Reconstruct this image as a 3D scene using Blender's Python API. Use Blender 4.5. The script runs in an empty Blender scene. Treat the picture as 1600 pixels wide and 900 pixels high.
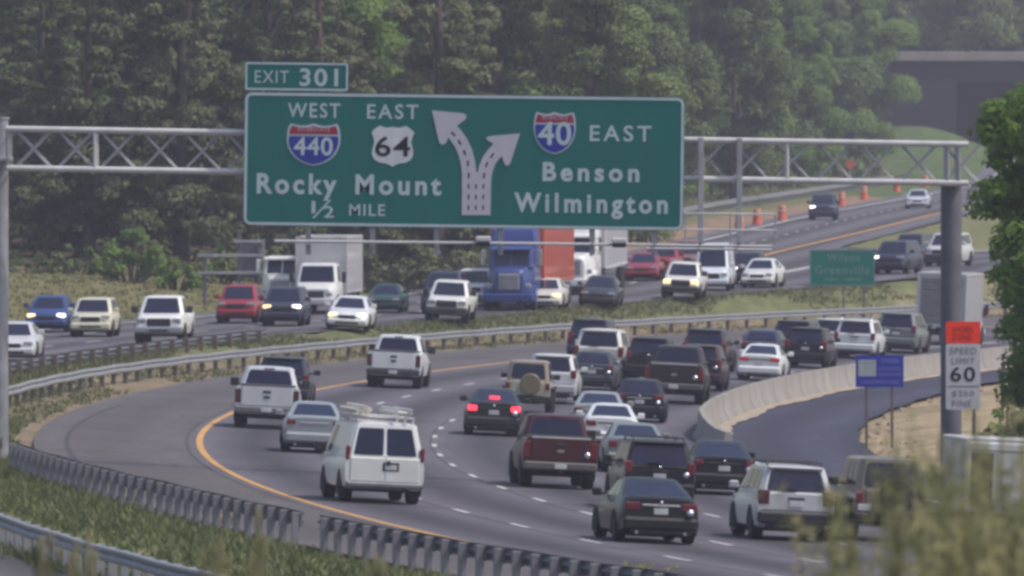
import bpy, bmesh, math, random
import numpy as np
from mathutils import Vector, Matrix, Quaternion

# ------------------------------------------------------------------ camera, light, exposure
SC = bpy.context.scene
COL = SC.collection
F, PX0, PYH, CAMZ = 20000.0, 800.0, 233.0, 8.8       # focal length in photo pixels, horizon row, eye height

cam = bpy.data.objects.new("camera", bpy.data.cameras.new("camera"))
COL.objects.link(cam)
cam.location = (0, 0, CAMZ)
cam.rotation_euler = (math.radians(90) - math.atan((450 - PYH) / F), 0, 0)
cam.data.sensor_width = 36.0
cam.data.lens = 450.0
cam.data.clip_start = 1.0
cam.data.clip_end = 9000.0
cam.data.dof.use_dof = True
cam.data.dof.focus_distance = 360.0
cam.data.dof.aperture_fstop = 5.6
SC.camera = cam

SUN_EL, SUN_ROT = math.radians(58), math.radians(106)
SUN = Vector((math.sin(SUN_ROT) * math.cos(SUN_EL), math.cos(SUN_ROT) * math.cos(SUN_EL), math.sin(SUN_EL)))
w = bpy.data.worlds.new("World")
SC.world = w
w.use_nodes = True
nt = w.node_tree
sky = nt.nodes.new("ShaderNodeTexSky")
sky.sky_type = 'NISHITA'
sky.sun_disc = False
sky.sun_elevation = SUN_EL
sky.sun_rotation = SUN_ROT
sky.air_density = 1.4
sky.dust_density = 3.0
nt.links.new(sky.outputs[0], nt.nodes["Background"].inputs[0])
nt.nodes["Background"].inputs[1].default_value = 0.14
sl = bpy.data.lights.new("sun", 'SUN')
sl.energy = 2.8
sl.angle = math.radians(0.5)
sl.color = (1.0, 0.94, 0.86)
so = bpy.data.objects.new("sun", sl)
COL.objects.link(so)
so.location = (80, 0, 150)
so.rotation_euler = SUN.to_track_quat('Z', 'Y').to_euler()
vs = SC.view_settings
vs.view_transform = 'Standard'
vs.look = 'None'
vs.gamma = 1
vs.exposure = 0.0
vs.use_curve_mapping = False
SC.cycles.max_bounces = 6
SC.cycles.volume_bounces = 1
SC.cycles.filter_width = 3.2
HAZE_DENS, HAZE_COL = 0.00016, (0.78, 0.77, 1.0)

RND = random.Random(7)

# ------------------------------------------------------------------ materials
MATS = {}
def nodes_of(name):
    m = bpy.data.materials.new(name)
    m.use_nodes = True
    return m, m.node_tree, m.node_tree.nodes["Principled BSDF"]

def mat(name, col, rough=0.6, metal=0.0, coat=0.0, var=0.12, scale=3.0, spec=0.5, emit=None, estr=0.0):
    """procedural material: a base colour broken up by two scales of noise, with roughness wear"""
    if name in MATS: return MATS[name]
    m, t, b = nodes_of(name)
    tc = t.nodes.new("ShaderNodeTexCoord")
    n = t.nodes.new("ShaderNodeTexNoise")
    n.inputs["Scale"].default_value = scale
    n.inputs["Detail"].default_value = 6
    t.links.new(tc.outputs["Object"], n.inputs["Vector"])
    r = t.nodes.new("ShaderNodeValToRGB")
    c = Vector(col)
    r.color_ramp.elements[0].position = 0.3
    r.color_ramp.elements[1].position = 0.7
    r.color_ramp.elements[0].color = (*[max(0, x * (1 - var)) for x in c], 1)
    r.color_ramp.elements[1].color = (*[min(1, x * (1 + var)) for x in c], 1)
    t.links.new(n.outputs["Fac"], r.inputs[0])
    t.links.new(r.outputs[0], b.inputs["Base Color"])
    mr = t.nodes.new("ShaderNodeMapRange")
    mr.inputs["To Min"].default_value = max(0.02, rough - 0.08)
    mr.inputs["To Max"].default_value = min(1, rough + 0.08)
    t.links.new(n.outputs["Fac"], mr.inputs["Value"])
    t.links.new(mr.outputs[0], b.inputs["Roughness"])
    b.inputs["Metallic"].default_value = metal
    b.inputs["Coat Weight"].default_value = coat
    b.inputs["Coat Roughness"].default_value = 0.06
    b.inputs["Specular IOR Level"].default_value = spec
    if emit:
        b.inputs["Emission Color"].default_value = (*emit, 1)
        b.inputs["Emission Strength"].default_value = estr
    MATS[name] = m
    return m

def paint(col, metal=0.15):
    return mat("paint_%.2f_%.2f_%.2f" % tuple(col), col, 0.4, metal, 0.45 if sum(col) > .3 else 0.3, 0.07, 1.6, .35)

M_glass = mat("tinted_glass", (0.012, 0.014, 0.04), 0.12, 0, 0.0, 0.2, 2, 0.4)
M_tyre = mat("tyre_rubber", (0.02, 0.02, 0.022), 0.85, var=.25, scale=9)
M_rim = mat("rim_alloy", (0.35, 0.35, 0.37), 0.4, 0.8)
M_black = mat("black_plastic", (0.018, 0.018, 0.022), 0.6)
M_under = mat("underbody_shade", (0.012, 0.011, 0.012), 0.9)  # near-black puts underbody and wheel-opening shade into the colour; also chassis parts
M_chrome = mat("chrome", (0.55, 0.55, 0.58), 0.22, 0.9, var=.06)
M_glint = mat("bright_chrome", (0.8, 0.8, 0.85), 0.2, 1.0, var=.03)
M_bump = mat("dull_steel_bumper", (0.22, 0.22, 0.24), 0.4, 0.7)
M_red = mat("red_lens", (0.16, 0.011, 0.016), 0.2, 0, .5)
M_reddk = mat("red_lens_dark", (0.07, 0.012, 0.016), 0.25, 0, .4)
M_redlit = mat("brake_lamp_lit", (0.5, 0.02, 0.03), 0.3, emit=(1.0, 0.05, 0.09), estr=2.2)
M_lens = mat("clear_lens", (0.42, 0.43, 0.46), 0.15, 0.5, .5)
M_lit = mat("headlamp_lit", (0.8, 0.8, 0.8), 0.3, emit=(1.0, 0.93, 0.88), estr=3.5)
M_litw = mat("headlamp_lit_warm", (0.8, 0.7, 0.5), 0.3, emit=(1.0, 0.62, 0.25), estr=2.2)
M_amber = mat("amber_lens", (0.5, 0.15, 0.02), 0.3)
M_plate = mat("licence_plate", (0.5, 0.5, 0.52), 0.5)
M_galv = mat("galvanised_steel", (0.33, 0.33, 0.36), 0.5, 0.35, var=.2, scale=2)
M_galvl = mat("galvanised_steel_light", (0.52, 0.51, 0.53), 0.5, 0.15, var=.12, scale=2)
M_galvd = mat("dull_galvanised_post", (0.23, 0.23, 0.26), .6, .2, var=.25, scale=2)
M_post = mat("weathered_grey_post", (0.125, 0.125, 0.155), 0.6, 0.2, var=.2, scale=1.5)
M_wood = mat("rail_post_timber", (0.16, 0.13, 0.11), 0.9, var=.35, scale=5)
M_green = mat("sign_green", (0.0, 0.125, 0.115), 0.55, var=.06, scale=.6, spec=.3)
M_green2 = mat("sign_green_small", (0.0, 0.15, 0.115), 0.55, var=.06, scale=.6, spec=.3)
M_letter = mat("sign_white", (0.43, 0.51, 0.57), 0.6, var=.08, scale=2, spec=.3)
M_letdim = mat("sign_white_faded", (0.13, 0.25, 0.24), 0.6, var=.12, scale=2, spec=.3)
M_blue = mat("shield_blue", (0.015, 0.03, 0.28), 0.55, var=.06, spec=.3)
M_redsh = mat("shield_red", (0.3, 0.02, 0.05), 0.55, var=.06, spec=.3)
M_ink = mat("sign_black", (0.012, 0.012, 0.014), 0.6, spec=.3)
M_signw = mat("sign_plate_white", (0.52, 0.5, 0.54), 0.6, var=.06, scale=3, spec=.3)
M_signbl = mat("sign_plate_blue", (0.025, 0.035, 0.32), 0.55, var=.1, scale=2, spec=.3)
M_signbl2 = mat("sign_plate_blue_pale", (0.07, 0.085, 0.36), 0.55, var=.1, scale=2, spec=.3)
M_signgr = mat("sign_emblem_grey", (0.3, 0.34, 0.36), 0.6, var=.12, scale=6, spec=.3)
M_orange = mat("sign_orange", (0.95, 0.05, 0.018), 0.5, var=.05, spec=.3)
M_ink2 = mat("sign_ink_faded", (0.2, 0.2, 0.23), 0.6, spec=.3)
M_ink3 = mat("sign_ink_on_orange", (0.4, 0.02, 0.012), 0.6, spec=.3)
M_barrel = mat("barrel_orange", (0.6, 0.12, 0.05), 0.5)
M_bark = mat("bark", (0.09, 0.075, 0.065), 0.95, var=.35, scale=4)
M_conc = mat("weathered_concrete", (0.28, 0.255, 0.235), 0.9, var=.15, scale=.6)
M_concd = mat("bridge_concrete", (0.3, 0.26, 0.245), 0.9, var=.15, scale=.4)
M_bridge_shade = mat("bridge_shade_black", (0.022, 0.02, 0.026), 0.9, var=.2, scale=.4)  # near-black stands in for the shade under the bridge deck

def leafmat(name, c0, c1, trans=0.25):
    m, t, b = nodes_of(name)
    at = t.nodes.new("ShaderNodeAttribute")
    at.attribute_name = "tint"
    oi = t.nodes.new("ShaderNodeObjectInfo")
    ma = t.nodes.new("ShaderNodeMath"); ma.operation = 'MULTIPLY_ADD'
    ma.inputs[1].default_value = 0.35
    t.links.new(oi.outputs["Random"], ma.inputs[0])
    t.links.new(at.outputs["Fac"], ma.inputs[2])
    r = t.nodes.new("ShaderNodeValToRGB")
    r.color_ramp.elements[0].color = (*c0, 1)
    r.color_ramp.elements[1].color = (*c1, 1)
    r.color_ramp.elements[1].position = 1.2 if False else 1.0
    t.links.new(ma.outputs[0], r.inputs[0])
    t.links.new(r.outputs[0], b.inputs["Base Color"])
    b.inputs["Roughness"].default_value = 0.6
    b.inputs["Specular IOR Level"].default_value = 0.25
    tr = t.nodes.new("ShaderNodeBsdfTranslucent")
    t.links.new(r.outputs[0], tr.inputs[0])
    mx = t.nodes.new("ShaderNodeMixShader")
    mx.inputs[0].default_value = trans
    t.links.new(b.outputs[0], mx.inputs[1])
    t.links.new(tr.outputs[0], mx.inputs[2])
    t.links.new(mx.outputs[0], t.nodes["Material Output"].inputs[0])
    MATS[name] = m
    return m
L_pine = leafmat("pine_needles", (0.085, 0.1, 0.048), (0.2, 0.22, 0.1))
L_mid = leafmat("oak_leaves", (0.08, 0.125, 0.045), (0.2, 0.27, 0.09))
L_bright = leafmat("fresh_leaves", (0.115, 0.185, 0.04), (0.26, 0.37, 0.095), .45)
L_near = leafmat("near_tree_leaves", (0.11, 0.19, 0.035), (0.29, 0.43, 0.09), .5)
L_weed = leafmat("weed_leaves", (0.27, 0.265, 0.125), (0.52, 0.47, 0.27), .5)
L_straw = leafmat("straw_stalks", (0.36, 0.34, 0.2), (0.5, 0.46, 0.3), .4)
L_grass = leafmat("verge_grass", (0.1, 0.12, 0.05), (0.25, 0.235, 0.12), .35)

# ------------------------------------------------------------------ where things are: the curve of the road and the ground
RCX, RCY, RR = 796.4, 403.0, 806.0
def off_of(x, y): return RR - math.hypot(x - RCX, y - RCY)
def arc_x(off, y): return RCX - math.sqrt((RR - off) ** 2 - (y - RCY) ** 2)
def arc_slope(y): return (y - RCY) / math.sqrt(RR ** 2 - (y - RCY) ** 2)
def interp(pts, v):
    if v <= pts[0][0]: return pts[0][1]
    for (a, b), (c, d) in zip(pts, pts[1:]):
        if v <= c: return b + (d - b) * (v - a) / (c - a)
    return pts[-1][1]
def smooth(a, b, v):
    t = max(0.0, min(1.0, (v - a) / (b - a)))
    return t * t * (3 - 2 * t)
ZOPP = [(150, -.6), (260, -.25), (370, .45), (466, .95), (520, 1.07), (560, 1.18), (590, 1.4), (640, 1.95), (700, 2.45), (760, 2.95),
        (820, 3.4), (916, 4.1), (1000, 4.5), (1200, 5.6), (1500, 7.2), (2200, 9), (9000, 9)]
def zopp(y): return (interp(ZOPP, y - 12) + interp(ZOPP, y) + interp(ZOPP, y + 12)) / 3
OUTER = [(592, -10.3), (632, -3.0), (690, 3.4), (764, 9.9), (881, 18.9), (1020, 30.0), (1200, 44.5), (1500, 70.0), (2500, 150.0)]
def x_outer(y):
    if y < 575: return arc_x(-21.9, y)
    return interp([(575, arc_x(-21.9, 575))] + OUTER, y)
YEL = [(690, 11.0), (740, 15.2), (819, 22.1), (916, 30.2), (1003, 37.5), (1200, 54.0), (1500, 80.0), (2500, 165)]
def x_yel(y): return interp(YEL, y)
RMP_R = [(640, 15.9), (665, 22.0), (700, 30.0), (735, 38.5), (800, 56), (900, 85)]
RMP_L = [(640, 9.5), (669, 13.5), (702, 17.3), (735, 24.5), (800, 41), (900, 70)]
def opp_right(y):
    if y < 640: return arc_x(-9.6, y)
    if y < 740: return max(interp(RMP_L, y) + .6, x_yel(y) + 2.4)
    return max(x_yel(y) + 2.4, x_yel(y) + 2.4 + (interp(RMP_L, 740) + .6 - x_yel(740) - 2.4) * (1 - (y - 740) / 22))
def T(x, y):
    o = off_of(x, y)
    zm = -0.047 * max(-7.0, min(17.0, o))
    if o > 21: zm += 0.12 * smooth(21, 24, o) * 3 + 0.05 * max(0, o - 24) * smooth(500, 600, y)
    za = zopp(min(y, 1500.0))
    k = smooth(-9.7, -6.2, o)
    if y > 560:
        # beyond the merge the far carriageway stays on the upper level
        k *= 1 - smooth(0, 1, (y - 740) / 120)
    z = za * (1 - k) + zm * k
    v = x_outer(y) - 2.0 - x
    if v > 0 and y > 380:
        z += smooth(0, 10, v) * 0.5 + 0.055 * min(v, 60)
    if o < -24 and y < 330:
        q = min(1, max(0, (-26 - o) / 27))
        z = z * (1 - q) + 5.3 * q
    # grass bank that carries the far bridge
    bx, by = 38.0, 1275.0
    if y > 1050:
        z += 4.2 * math.exp(-((x - bx - 3) / 10.0) ** 2 - ((y - by) / 45.0) ** 2)
    return z
def at(px, py, d):                                       # the point a photo pixel shows, d metres out
    return Vector(((px - PX0) * d / F, d, CAMZ - (py - PYH) * d / F))
def hit(px, py):                                         # where that line of sight meets the ground
    d = 215.0
    kx, kz = (px - PX0) / F, (py - PYH) / F
    while d < 1500:
        if CAMZ - kz * d <= T(kx * d, d): break
        d += 0.5
    return Vector((kx * d, d, T(kx * d, d)))

# ------------------------------------------------------------------ mesh building
def tag(o, label=None, cat=None, group=None, kind=None):
    if label: o["label"] = label
    if cat: o["category"] = cat
    if group: o["group"] = group
    if kind: o["kind"] = kind
    return o
def thing(name, label, cat, loc=(0, 0, 0), rz=0.0, group=None):
    o = bpy.data.objects.new(name, None)
    o.empty_display_size = 0.2
    COL.objects.link(o)
    o.location = loc
    o.rotation_euler = (0, 0, rz)
    return tag(o, label, cat, group)

class MB:
    def __init__(s): s.v, s.f, s.m = [], [], []
    def add(s, vs, fs, mi=0):
        n = len(s.v)
        s.v += [tuple(p) for p in vs]
        s.f += [tuple(i + n for i in q) for q in fs]
        s.m += [mi] * len(fs)
        return s
    def box(s, x0, x1, y0, y1, z0, z1, c=0.0, mi=0):
        """box with chamfered edges all round"""
        if c <= 0:
            vs = [(x, y, z) for z in (z0, z1) for y in (y0, y1) for x in (x0, x1)]
            return s.add(vs, [(0, 2, 3, 1), (4, 5, 7, 6), (0, 1, 5, 4), (2, 6, 7, 3), (0, 4, 6, 2), (1, 3, 7, 5)], mi)
        c = min(c, (x1 - x0) * .45, (y1 - y0) * .45, (z1 - z0) * .45)
        idx, vs = {}, []
        for ix, X in enumerate((x0, x1)):
            for iy, Y in enumerate((y0, y1)):
                for iz, Z in enumerate((z0, z1)):
                    sx, sy, sz = (1, -1)[ix], (1, -1)[iy], (1, -1)[iz]
                    for ax in range(3):
                        p = [X + sx * c, Y + sy * c, Z + sz * c]
                        p[ax] = (X, Y, Z)[ax]
                        idx[(ix, iy, iz, ax)] = len(vs)
                        vs.append(p)
        fs = []
        for ax in range(3):
            for sd in (0, 1):
                a, b = [k for k in range(3) if k != ax]
                q = []
                for (i, j) in ((0, 0), (1, 0), (1, 1), (0, 1)):
                    k = [0, 0, 0]; k[ax] = sd; k[a] = i; k[b] = j
                    q.append(idx[(*k, ax)])
                fs.append(q)
        for ax in range(3):
            a, b = [k for k in range(3) if k != ax]
            for i in (0, 1):
                for j in (0, 1):
                    k0 = [0, 0, 0]; k0[a] = i; k0[b] = j
                    k1 = list(k0); k1[ax] = 1
                    fs.append([idx[(*k0, a)], idx[(*k1, a)], idx[(*k1, b)], idx[(*k0, b)]])
        for i in (0, 1):
            for j in (0, 1):
                for k in (0, 1):
                    fs.append([idx[(i, j, k, 0)], idx[(i, j, k, 1)], idx[(i, j, k, 2)]])
        return s.add(vs, fs, mi)
    def tube(s, path, r, n=8, mi=0, cap=True):
        path = [Vector(p) for p in path]
        rs = r if isinstance(r, (list, tuple)) else [r] * len(path)
        vs = []
        for i, p in enumerate(path):
            d = (path[min(i + 1, len(path) - 1)] - path[max(i - 1, 0)]).normalized()
            u = d.orthogonal().normalized() if abs(d.z) > .98 else d.cross(Vector((0, 0, 1))).normalized()
            if abs(d.z) > .98: u = (Vector((1, 0, 0)) - d * d.x).normalized()
            w_ = d.cross(u)
            for k in range(n):
                a = 2 * math.pi * k / n
                vs.append(p + (u * math.cos(a) + w_ * math.sin(a)) * rs[i])
        fs = []
        for i in range(len(path) - 1):
            for k in range(n):
                fs.append((i * n + k, i * n + (k + 1) % n, (i + 1) * n + (k + 1) % n, (i + 1) * n + k))
        if cap:
            fs.append(tuple(range(n)))
            fs.append(tuple((len(path) - 1) * n + k for k in range(n)))
        return s.add(vs, fs, mi)
    def lathe(s, prof, axis='x', c=(0, 0, 0), n=20, mi=0):
        """profile of (along axis, radius)"""
        vs, fs = [], []
        for (a, r) in prof:
            for k in range(n):
                t = 2 * math.pi * k / n
                u, v = math.cos(t) * r, math.sin(t) * r
                p = (a, u, v) if axis == 'x' else ((u, a, v) if axis == 'y' else (u, v, a))
                vs.append((p[0] + c[0], p[1] + c[1], p[2] + c[2]))
        m = len(prof)
        for i in range(m - 1):
            for k in range(n):
                fs.append((i * n + k, i * n + (k + 1) % n, (i + 1) * n + (k + 1) % n, (i + 1) * n + k))
        fs.append(tuple(range(n)))
        fs.append(tuple((m - 1) * n + k for k in range(n)))
        return s.add(vs, fs, mi)
    def loft(s, secs, closed=True, mi=0, caps=True):
        n = len(secs[0])
        vs = [p for q in secs for p in q]
        fs = []
        for i in range(len(secs) - 1):
            for k in range(n if closed else n - 1):
                fs.append((i * n + k, i * n + (k + 1) % n, (i + 1) * n + (k + 1) % n, (i + 1) * n + k))
        if caps and closed:
            fs.append(tuple(range(n)))
            fs.append(tuple((len(secs) - 1) * n + k for k in range(n)))
        return s.add(vs, fs, mi)
    def poly(s, pts, d, mi=0):
        """polygon pts extruded by vector d"""
        n = len(pts)
        pts = [Vector(p) for p in pts]
        d = Vector(d)
        vs = pts + [p + d for p in pts]
        fs = [tuple(range(n)), tuple(range(n, 2 * n))] + [(i, (i + 1) % n, n + (i + 1) % n, n + i) for i in range(n)]
        return s.add(vs, fs, mi)
    def panel(s, P00, P10, P11, P01, u0=0, u1=1, v0=0, v1=1, r=0.05, out=0.008, mi=0, side=None):
        """rounded glass panel set on a quad face; out = how far it stands proud"""
        P = [Vector(p) for p in (P00, P10, P11, P01)]
        lu = ((P[1] - P[0]).length + (P[2] - P[3]).length) / 2
        lv = ((P[3] - P[0]).length + (P[2] - P[1]).length) / 2
        ru, rv = min(r / lu, (u1 - u0) * .45), min(r / lv, (v1 - v0) * .45)
        n = (P[1] - P[0]).cross(P[3] - P[0]).normalized()
        if side is not None and n.dot(Vector(side)) < 0: n = -n
        pts = []
        for (cu, cv, a0) in ((u0 + ru, v0 + rv, 180), (u1 - ru, v0 + rv, 270), (u1 - ru, v1 - rv, 0), (u0 + ru, v1 - rv, 90)):
            for k in range(4):
                a = math.radians(a0 + 30 * k)
                u, v = cu + ru * math.cos(a), cv + rv * math.sin(a)
                pts.append(P[0] * (1 - u) * (1 - v) + P[1] * u * (1 - v) + P[2] * u * v + P[3] * (1 - u) * v + n * out)
        return s.poly(pts, n * -0.02, mi)
    def build(s, name, mats, parent=None, ang=35, loc=None):
        me = bpy.data.meshes.new(name)
        me.from_pydata(s.v, [], s.f)
        for m in (mats if isinstance(mats, (list, tuple)) else [mats]): me.materials.append(m)
        bm = bmesh.new()
        bm.from_mesh(me)
        bm.faces.ensure_lookup_table()
        for f, mi in zip(bm.faces, s.m):
            f.material_index = mi
            f.smooth = True
        bmesh.ops.recalc_face_normals(bm, faces=bm.faces[:])
        ca = math.radians(ang)
        for e in bm.edges:
            if len(e.link_faces) == 2 and e.calc_face_angle(0) > ca: e.smooth = False
        bm.to_mesh(me)
        bm.free()
        o = bpy.data.objects.new(name, me)
        COL.objects.link(o)
        if parent: o.parent = parent
        if loc: o.location = loc
        return o

def text_mesh(txt, x0, x1, z0, z1, y, bold=0.0, depth=0.006, spacing=1.0, lift=None):
    """lettering as solid mesh fitted to a box in the x-z plane, facing -y; returns MB"""
    cu = bpy.data.curves.new("t", 'FONT')
    cu.body = txt
    cu.size = 1
    cu.space_character = spacing
    cu.offset = bold
    cu.extrude = 0.0
    cu.resolution_u = 4
    ob = bpy.data.objects.new("t", cu)
    COL.objects.link(ob)
    bpy.context.view_layer.update()
    me = bpy.data.meshes.new_from_object(ob.evaluated_get(bpy.context.evaluated_depsgraph_get()))
    V = [v.co.copy() for v in me.vertices]
    Fc = [tuple(p.vertices) for p in me.polygons]
    bpy.data.objects.remove(ob); bpy.data.curves.remove(cu); bpy.data.meshes.remove(me)
    ax, bx = min(v.x for v in V), max(v.x for v in V)
    ay, by = min(v.y for v in V), max(v.y for v in V)
    fx, fz = (x1 - x0) / (bx - ax), (z1 - z0) / (by - ay)
    P = [((v.x - ax) * fx + x0, y, (v.y - ay) * fz + z0) for v in V]
    mb = MB()
    n = len(P)
    mb.add(P + [(p[0], p[1] + depth, p[2]) for p in P], [])
    cnt = {}
    for f in Fc:
        mb.f.append(f); mb.m.append(0)
        for a, b in zip(f, f[1:] + f[:1]):
            k = (min(a, b), max(a, b)); cnt[k] = cnt.get(k, 0) + 1
    for (a, b), c in cnt.items():
        if c == 1: mb.f.append((a, b, b + n, a + n)); mb.m.append(0)
    return mb

# ------------------------------------------------------------------ ground
def frange(a, b, st):
    out = []
    while a < b: out.append(a); a += st
    return out
def ground_colour(x, y):
    o = off_of(x, y)
    h = math.sin(x * .9 + y * .13) * .5 + math.sin(x * .31 - y * .071 + 2) * .5
    if y > 1050 and abs(x - 42) < 26: return (0.085, 0.12, 0.045)
    if o > 16: return (0.33, 0.26, 0.18) if h > -.3 else (0.27, 0.215, 0.145)
    if o > -7.2:
        return (0.2, 0.16, 0.115) if (y > 350) else (0.13, 0.12, 0.07)
    if o > -10.6:
        if y < 345: return (0.17, 0.17, 0.085)
        return (0.2, 0.175, 0.11) if h > .35 else (0.135, 0.145, 0.07)
    v = x_outer(y) - x
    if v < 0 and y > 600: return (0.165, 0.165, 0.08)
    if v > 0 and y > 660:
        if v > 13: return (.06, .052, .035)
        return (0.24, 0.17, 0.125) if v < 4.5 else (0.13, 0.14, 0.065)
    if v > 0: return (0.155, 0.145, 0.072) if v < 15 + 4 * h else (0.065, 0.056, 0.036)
    return (0.14, 0.13, 0.07)
def in_pavement(x, y):
    o = off_of(x, y)
    if -4.9 < o < 21.3 and y < 720: return True
    if o < -9.9 and x > x_outer(y) - 1.6 and (y < 690): return True
    if y >= 640 and x_outer(y) - 1.6 < x < opp_right(y): return True
    if 640 < y < 900 and interp(RMP_L, y) - .4 < x < interp(RMP_R, y): return True
    return False
xs = [-4000, -1500, -600, -300, -180, -120, -90, -70] + frange(-60, 100, 1.25) + [105, 120, 150, 200, 320, 600, 1500, 4000]
ys = [-600, -200, -60, 0] + frange(40, 230, 8) + frange(230, 760, 3) + frange(760, 1560, 8) + [1600, 1800, 2200, 3000, 4500, 7000]
gv, gc = [], []
for y in ys:
    for x in xs:
        xc, yc = max(-85, min(115, x)), max(60, min(1560, y))
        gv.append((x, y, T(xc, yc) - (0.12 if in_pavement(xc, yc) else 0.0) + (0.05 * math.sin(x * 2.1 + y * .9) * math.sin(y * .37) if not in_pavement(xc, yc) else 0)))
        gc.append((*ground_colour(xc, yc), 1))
nx = len(xs)
gf = [(j * nx + i, j * nx + i + 1, (j + 1) * nx + i + 1, (j + 1) * nx + i) for j in range(len(ys) - 1) for i in range(nx - 1)]
me = bpy.data.meshes.new("ground")
me.from_pydata(gv, [], gf)
ca = me.color_attributes.new("soil", 'FLOAT_COLOR', 'POINT')
ca.data.foreach_set("color", np.array(gc, dtype=np.float32).ravel())
me.polygons.foreach_set("use_smooth", [True] * len(gf))
gm, t, b = nodes_of("ground_soil_and_turf")
vc = t.nodes.new("ShaderNodeVertexColor"); vc.layer_name = "soil"
tc = t.nodes.new("ShaderNodeTexCoord")
mp = t.nodes.new("ShaderNodeMapping"); mp.inputs["Scale"].default_value = (1, .35, 1)
t.links.new(tc.outputs["Object"], mp.inputs[0])
n1 = t.nodes.new("ShaderNodeTexNoise"); n1.inputs["Scale"].default_value = 0.9; n1.inputs["Detail"].default_value = 8; n1.inputs["Roughness"].default_value = .7
t.links.new(mp.outputs[0], n1.inputs["Vector"])
rp = t.nodes.new("ShaderNodeValToRGB")
rp.color_ramp.elements[0].position, rp.color_ramp.elements[1].position = .32, .68
rp.color_ramp.elements[0].color, rp.color_ramp.elements[1].color = (.6, .62, .55, 1), (1.35, 1.3, 1.25, 1)
t.links.new(n1.outputs["Fac"], rp.inputs[0])
mx = t.nodes.new("ShaderNodeMix"); mx.data_type = 'RGBA'; mx.blend_type = 'MULTIPLY'; mx.inputs[0].default_value = 1
t.links.new(vc.outputs[0], mx.inputs[6]); t.links.new(rp.outputs[0], mx.inputs[7])
t.links.new(mx.outputs[2], b.inputs["Base Color"])
b.inputs["Roughness"].default_value = .95
b.inputs["Specular IOR Level"].default_value = .1
me.materials.append(gm)
go = bpy.data.objects.new("ground", me)
COL.objects.link(go)
tag(go, kind="structure")

def asphalt(name, col, var=.16, wear=1.0):
    m, t, b = nodes_of(name)
    uv = t.nodes.new("ShaderNodeUVMap"); uv.uv_map = "lane"
    mp = t.nodes.new("ShaderNodeMapping"); mp.inputs["Scale"].default_value = (1.0, .05, 1)
    t.links.new(uv.outputs[0], mp.inputs[0])
    n1 = t.nodes.new("ShaderNodeTexNoise"); n1.inputs["Scale"].default_value = 1.3; n1.inputs["Detail"].default_value = 7; n1.inputs["Roughness"].default_value = .65
    t.links.new(mp.outputs[0], n1.inputs["Vector"])
    n2 = t.nodes.new("ShaderNodeTexNoise"); n2.inputs["Scale"].default_value = .22; n2.inputs["Detail"].default_value = 4
    t.links.new(uv.outputs[0], n2.inputs["Vector"])
    ad = t.nodes.new("ShaderNodeMath"); ad.operation = 'ADD'
    t.links.new(n1.outputs["Fac"], ad.inputs[0]); t.links.new(n2.outputs["Fac"], ad.inputs[1])
    r = t.nodes.new("ShaderNodeValToRGB")
    r.color_ramp.elements[0].position, r.color_ramp.elements[1].position = .35, .65
    hv = t.nodes.new("ShaderNodeMath"); hv.operation = 'MULTIPLY'; hv.inputs[1].default_value = .5
    t.links.new(ad.outputs[0], hv.inputs[0])
    r.color_ramp.elements[0].color = (*[c * (1 - var) for c in col], 1)
    r.color_ramp.elements[1].color = (*[c * (1 + var) for c in col], 1)
    t.links.new(hv.outputs[0], r.inputs[0])
    sx = t.nodes.new("ShaderNodeSeparateXYZ"); t.links.new(uv.outputs[0], sx.inputs[0])
    w1 = t.nodes.new("ShaderNodeMath"); w1.operation = 'MULTIPLY_ADD'; w1.inputs[1].default_value = 2 * math.pi / 3.55; w1.inputs[2].default_value = -2 * math.pi * .3 / 3.55
    t.links.new(sx.outputs["X"], w1.inputs[0])
    w2 = t.nodes.new("ShaderNodeMath"); w2.operation = 'COSINE'; t.links.new(w1.outputs[0], w2.inputs[0])
    w3 = t.nodes.new("ShaderNodeMath"); w3.operation = 'MULTIPLY'; t.links.new(w2.outputs[0], w3.inputs[0]); t.links.new(n1.outputs["Fac"], w3.inputs[1])
    w4 = t.nodes.new("ShaderNodeMath"); w4.operation = 'MULTIPLY_ADD'; w4.inputs[1].default_value = .75 * wear; w4.inputs[2].default_value = 1.0
    t.links.new(w3.outputs[0], w4.inputs[0])
    wm = t.nodes.new("ShaderNodeMix"); wm.data_type = 'RGBA'; wm.blend_type = 'MULTIPLY'; wm.inputs[0].default_value = 1
    t.links.new(r.outputs[0], wm.inputs[6]); t.links.new(w4.outputs[0], wm.inputs[7])
    t.links.new(wm.outputs[2], b.inputs["Base Color"])
    b.inputs["Roughness"].default_value = .85
    b.inputs["Specular IOR Level"].default_value = .3
    bp = t.nodes.new("ShaderNodeBump"); bp.inputs["Strength"].default_value = .15; bp.inputs["Distance"].default_value = .02
    n3 = t.nodes.new("ShaderNodeTexNoise"); n3.inputs["Scale"].default_value = 30
    t.links.new(uv.outputs[0], n3.inputs["Vector"]); t.links.new(n3.outputs["Fac"], bp.inputs["Height"])
    t.links.new(bp.outputs[0], b.inputs["Normal"])
    return m
A_main = asphalt("worn_asphalt", (0.083, 0.075, 0.091), .14)
A_shld = asphalt("shoulder_asphalt", (0.096, 0.084, 0.09), .18, .25)
A_opp = asphalt("old_asphalt", (0.088, 0.081, 0.093), .16)
A_ramp = asphalt("fresh_asphalt", (0.043, 0.044, 0.07), .16, .5)
A_seal = asphalt("crack_sealer", (0.045, 0.042, 0.047), .12)
M_yline = mat("yellow_road_paint", (0.52, 0.28, 0.085), .8, var=.22, scale=1.2)
M_wline = mat("white_road_paint", (0.5, 0.49, 0.5), .8, var=.3, scale=1.2)

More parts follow.
